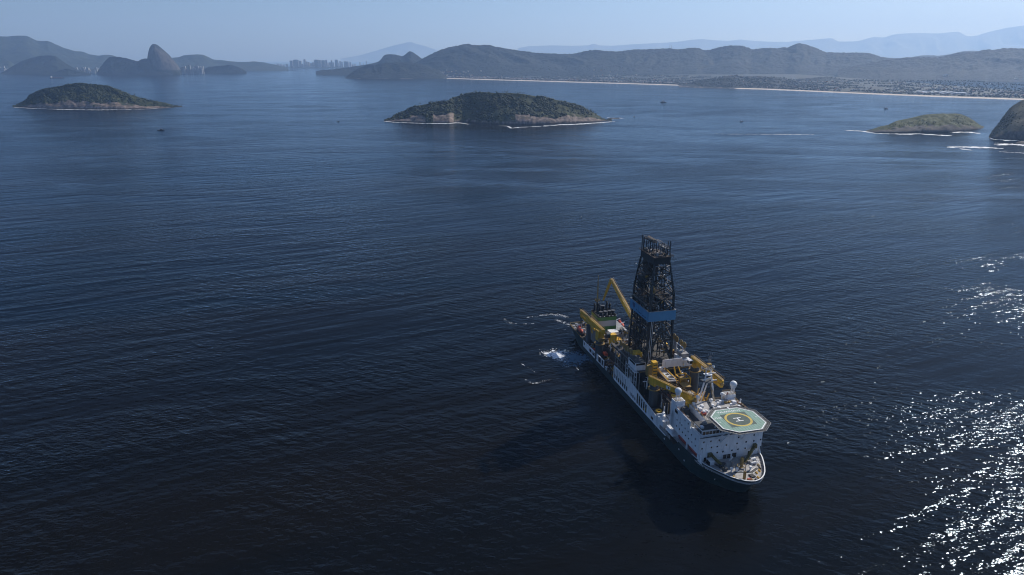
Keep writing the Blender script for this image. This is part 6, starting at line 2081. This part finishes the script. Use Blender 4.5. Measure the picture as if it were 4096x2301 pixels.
# yellow handling frame
m = MB()
for x in (137.5, 144):
    for y in (3.5, 10): m.bar((x, y, 16.5), (x, y, 25), 0.55)
for z in (20.5, 25):
    for a, b in (((137.5, 3.5), (144, 3.5)), ((144, 3.5), (144, 10)), ((144, 10), (137.5, 10)), ((137.5, 10), (137.5, 3.5))): m.bar((*a, z), (*b, z), 0.5)
m.bar((137.5, 3.5, 25), (136.0, 3.0, 29.5), 0.6).bar((137.5, 7, 25), (135.4, 6.0, 29), 0.5)
m.build('handling_frame', m_yellow, work)
MB().box(139, 142.6, 5, 8.6, 21, 24).build('frame_winch', m_yellow2, work)
MB().box(143.6, 150, 2.6, 7.4, 19.4, 22.4).build('brown_container', m_brown, work)
MB().box(143.5, 150.1, 2.5, 7.5, 22.4, 22.6).build('container_roof', m_yellow2, work)
MB().box(150.5, 156.5, 2.0, 6.6, 20.0, 20.3).build('grating_deck', m_pipe, work)
MB().rail([(150.5, 7.6, 19), (158, 8.6, 19)], 1.3, 1.5, 0.12).build('catwalk_rail', m_yellow, work)
for k in range(12):
    a = (rnd.uniform(156, 171), rnd.uniform(2, 11.5), 17.2)
    b = (a[0] + rnd.uniform(-4, 5), a[1] + rnd.uniform(-4, 4), rnd.uniform(19, 24))
    MB().bar(a, b, 0.55).build('yellow_strut', m_yellow, work)
MB().box(160, 163, 5, 8, 17, 22).box(164, 169, 3, 4, 20, 21.2).build('yellow_winch', m_yellow, work)
MB().box(86, 131, 12.5, 16.8, 14, 14.3).build('port_gallery', m_derrick, work)
# clutter: manifolds, skids, tanks, pipe runs in the colours of the deck
def skid(x, y, z, s, rz):
    kind = rnd.randrange(5)
    mt = rnd.choice([m_pipe, m_white, m_yellow2, m_rust, m_brown, m_brown, m_derrick, m_yellow, m_ped, m_white])
    m = MB()
    if kind == 0:
        m.rbox(x, y, z, z + 0.3 * s, 3 * s, 1.6 * s, rz).tube((x - s, y, z + 0.9 * s), (x + s, y, z + 0.9 * s), 0.55 * s, n=10).rbox(x + 1.1 * s, y, z + .3 * s, z + 1.5 * s, 0.6 * s, 1.2 * s, rz)
        nm = 'pump_skid'
    elif kind == 1:
        m.tube((x, y, z), (x, y, z + 2.6 * s), 0.65 * s, n=12).tube((x, y, z + 2.6 * s), (x, y, z + 2.9 * s), 0.65 * s, 0.25 * s, n=12)
        nm = 'deck_tank'
    elif kind == 2:
        m.rbox(x, y, z, z + 1.7 * s, 2.4 * s, 1.7 * s, rz).rbox(x, y, z + 1.7 * s, z + 1.85 * s, 2.5 * s, 1.8 * s, rz)
        nm = 'deck_box'
    elif kind == 3:
        for i in range(4): m.tube((x - 1.2 * s + i * .8 * s, y, z), (x - 1.2 * s + i * .8 * s, y, z + rnd.uniform(1.5, 3.4) * s), 0.16 * s, n=6)
        m.tube((x - 1.6 * s, y, z + 1.3 * s), (x + 1.6 * s, y, z + 1.3 * s), 0.18 * s, n=6)
        nm = 'valve_manifold'
    else:
        for i in (-1, 1):
            m.bar((x + i * s, y - .6 * s, z), (x + i * s, y - .6 * s, z + 2.6 * s), 0.18).bar((x + i * s, y + .6 * s, z), (x + i * s, y + .6 * s, z + 2.6 * s), 0.18)
        m.rbox(x, y, z + 2.5 * s, z + 2.7 * s, 2.4 * s, 1.5 * s, 0).rbox(x, y, z + .5 * s, z + 1.5 * s, 1.4 * s, .9 * s, 0)
        nm = 'equipment_frame'
    m.build(nm, mt, work)
zones = [(4, 27, -12.5, 11, 7.3, 46, 0.75), (37, 60, -16.5, -11.8, 3.5, 20, 1.0), (66, 92, -17.2, -11, 3.5, 42, 1.1), (54, 86, -10, 11.5, 13.5, 50, 0.95), (86, 93, -13, 13, 26, 12, 0.9), (46, 58, 2, 12.5, 17.8, 14, 0.9),
         (122, 130, -10, 10, 26, 18, 0.8), (133, 158, -17, -10.2, 3.5, 26, 1.1), (133, 172, -9, 10, 17.5, 40, 0.75), (150, 172, -16.5, -12, 3.5, 12, 1.0), (133, 158, 11.5, 17, 12, 24, 1.1), (54, 90, 12.6, 17, 13, 26, 1.0), (98, 129, 12, 16.8, 26, 30, 0.95), (160, 174, -9, 11, 17, 18, 0.9)]
for x0, x1, y0, y1, z, n_, s_ in zones:
    for k in range(int(n_ * 1.5)):
        skid(rnd.uniform(x0, x1), rnd.uniform(y0, y1), z, s_ * rnd.uniform(0.45, 1.15), rnd.choice([0, 0, 1.57, 0.3]))
MB().box(133, 158, 11, 17.4, 11.6, 12.0).build('port_gallery', m_deckdark, work)
MB().box(54, 92, 12.5, 17.4, 12.6, 13.0).build('port_gallery', m_deckdark, work)
for x0, x1, y0, y1, z, n_ in ((54, 90, -10, 12, 13.5, 46), (132, 172, -9, 10, 17, 44), (120, 132, 10, 17, 26, 18), (37, 60, -17, -12, 4, 14), (66, 94, -17, -11, 5, 26), (133, 158, -17, -11, 5, 26), (4, 28, -13, 12, 7.6, 26), (86, 94, -14, 14, 26, 14), (160, 175, -10, 12, 17, 18)):
    for k in range(n_):
        x, y, zz = rnd.uniform(x0, x1), rnd.uniform(y0, y1), z + rnd.uniform(0.3, 4.0)
        d_ = rnd.choice([(rnd.uniform(2, 7), 0, 0), (0, rnd.uniform(2, 5), 0), (0.4, 0.2, rnd.uniform(1.5, 4)), (rnd.uniform(1, 4), rnd.uniform(-1, 1), rnd.uniform(-1, 2))])
        MB().tube((x, y, zz), (x + d_[0], y + d_[1], zz + d_[2]), rnd.uniform(0.14, 0.3), n=6).build('pipe_run', rnd.choice([m_yellow, m_yellow2, m_white, m_pipe, m_rust, m_white, m_brown]), work)
# tall white and grey pipe racks aft of the derrick and amidships
for k in range(26):
    x, y = rnd.uniform(68, 88), rnd.uniform(-11.5, 6)
    h_ = rnd.uniform(3, 8)
    m = MB().tube((x, y, 13), (x, y, 13 + h_), 0.32, n=6)
    if k % 2: m.tube((x, y, 13 + h_), (x + rnd.uniform(1.5, 4), y, 13 + h_), 0.28, n=6)
    m.build('standpipe', rnd.choice([m_pipe, m_white, m_pipe, m_yellow2]), work)
for k in range(22):
    x, y = rnd.uniform(131.8, 137), rnd.uniform(-17, 11)
    if -11 < y < -7: continue
    h_ = rnd.uniform(4, 8.5)
    m = MB().tube((x, y, 16.5), (x, y, 16.5 + h_), 0.26, n=6).tube((x, y, 16.5 + h_), (x, y + rnd.uniform(-3, 3), 16.5 + h_), 0.26, n=6)
    m.build('standpipe', rnd.choice([m_pipe, m_white, m_pipe]), work)
for k in range(14):
    x, y = rnd.uniform(148, 170), rnd.uniform(-12, -9.6)
    MB().tube((x, y, 5), (x, y, rnd.uniform(15, 21)), 0.22, n=6).build('standpipe', rnd.choice([m_pipe, m_white, m_yellow2]), work)
for k in range(16):
    x = rnd.uniform(122, 131)
    m = MB().rail([(x, 11 + k * .35, 26), (x + 3, 11 + k * .35, 26)], 2.2, 1.2, 0.12)
    m.build('pipe_frame', rnd.choice([m_pipe, m_white, m_yellow2]), work)
for k in range(9):
    pts = [(72 + k * 1.4, -17.3, 4.2), (73 + k * 1.5, -16.6, 7.5 + rnd.random() * 3), (76 + k * 1.5, -14.5, 9 + rnd.random() * 2.5), (79 + k * 1.4, -12, 8)]
    MB().path(pts, 0.3).build('flow_hose', rnd.choice([m_brown, m_rust, m_pipe, m_ped]), work)
MB().box(64.0, 68.5, -13.8, -11.6, 9, 10.6).build('orange_basket', m_orange, work)
MB().box(51.5, 54.2, -17.0, -15.0, 6.5, 8.2).build('orange_basket', m_orange, work)
MB().box(49, 55, -5.0, 1.4, 17.8, 20.2).build('white_container', m_mark, work)
MB().box(56.0, 62, -4.0, 1.4, 13.5, 17.2).build('yellow_skid', m_yellow, work)
MB().box(79.5, 89.5, 1.0, 8, 17.5, 18.0).build('yellow_platform', m_yellow2, work)
MB().bar((80, 0.8, 18.4), (90, 0.2, 18.2), 0.5).bar((79.6, 8.2, 18.4), (90, 8.6, 18.2), 0.7).build('platform_edge', m_yellow, work)
MB().bar((84, -0.6, 13.2), (90, -0.6, 21.5), 0.7, 0.4).build('white_stair', m_mark, work)
# forward starboard store and yellow reel
MB().box(159.2, 166, -17.4, -13.4, 3.5, 11.4).build('deck_store', m_white, work)
MB().torus((154.8, -14.8, 12.1), 1.5, 0.5).build('cable_coil', m_yellow, work)
MB().torus((152.3, -14.0, 11.9), 2.2, 0.35).build('cable_coil', m_black, work)
MB().box(150, 158.6, -17.5, -11.2, 11.0, 11.5).build('coil_deck', m_deckdark, work)
MB().tube((159.5, -14.0, 13.0), (163.4, -15.8, 12.4), 1.0, n=14).tube((158.6, -13.4, 13.2), (155.6, -11.8, 15.0), 0.28, n=8).build('cargo_hose_reel', m_mark, work)
MB().box(163, 176, -17.8, -17.6, 5.8, 8.0).build('lower_bulwark', m_pipe, work)
# stern fittings
MB().rail([(0.6, -16, 7.3), (0.6, 16, 7.3)], 1.2, 1.6, 0.1).build('guard_rail', m_yellow2, ship)
MB().rail([(2.5, -17, 7.3), (20, -17.7, 7.3), (35, -17.7, 7.3)], 1.2, 1.6, 0.1).build('guard_rail', m_yellow2, ship)
MB().rail([(2.5, 17, 7.3), (20, 17.7, 7.3), (35, 17.7, 7.3)], 1.2, 1.6, 0.1).build('guard_rail', m_yellow2, ship)
for x, y in ((3, -12), (3.2, -6), (3, 0), (3, 6), (3.4, 12), (7, -15.5), (12, -16.2)):
    MB().tube((x, y - .5, 7.3), (x, y - .5, 8.4), 0.4, n=8).tube((x, y + .5, 7.3), (x, y + .5, 8.4), 0.4, n=8).build('bollard', m_white, ship)
for k in range(10):
    vent(rnd.uniform(5, 26), rnd.uniform(-12, 12), 7.3, rnd.uniform(0.8, 1.6), rnd.uniform(0.5, 0.9), ship)

# ---- thruster wash alongside
patch('bright churned foam patch beside the hull amidships', 32.0, 462.0, 10.0, 14.0, 0.5, M_CHURN)
patch('pale blue aerated water between the foam patch and the hull', 46.0, 457.0, 15.0, 15.0, 0.2, M_AERATED, z=0.06)
patch('small foam patch close under the stern quarter', 42.0, 511.0, 3.2, 6.0, 0.2, M_FOAM_FINE)
ribbon('thin foam trail curving away from the stern', [(2100, 1272), (2150, 1264), (2210, 1258), (2245, 1262), (2275, 1272)], [1, 2.5, 5, 7, 6], M_FOAM_FINE, name='wake')
ribbon('second foam trail just below the stern trail', [(2218, 1278), (2240, 1286), (2262, 1293), (2278, 1300), (2272, 1308)], [3, 6, 7, 6, 3], M_FOAM_FINE, name='wake')
ribbon('broken foam arc far left of the stern', [(2018, 1275), (2030, 1287), (2050, 1294), (2090, 1297), (2140, 1295)], [3, 3, 1.5, 1.2, 0.8], M_FOAM_FINE, name='wake')
ribbon('thin broken foam line left of the churned patch', [(2083, 1455), (2105, 1467), (2125, 1478), (2142, 1492)], [0.8, 1.8, 1.2, 0.8], M_FOAM_FINE, name='wake')
ribbon('hooked foam line on the dark water left of the hull', [(2098, 1518), (2112, 1527), (2130, 1535), (2160, 1530), (2200, 1520), (2225, 1512)], [1.5, 2.5, 3.2, 1.8, 1.2, 0.6], M_FOAM_FINE, name='wake')
ribbon('few foam flecks below the aerated water', [(2252, 1464), (2272, 1467), (2300, 1465), (2315, 1482)], [1.5, 1.0, 2.2, 0.8], M_FOAM_FINE, name='wake')
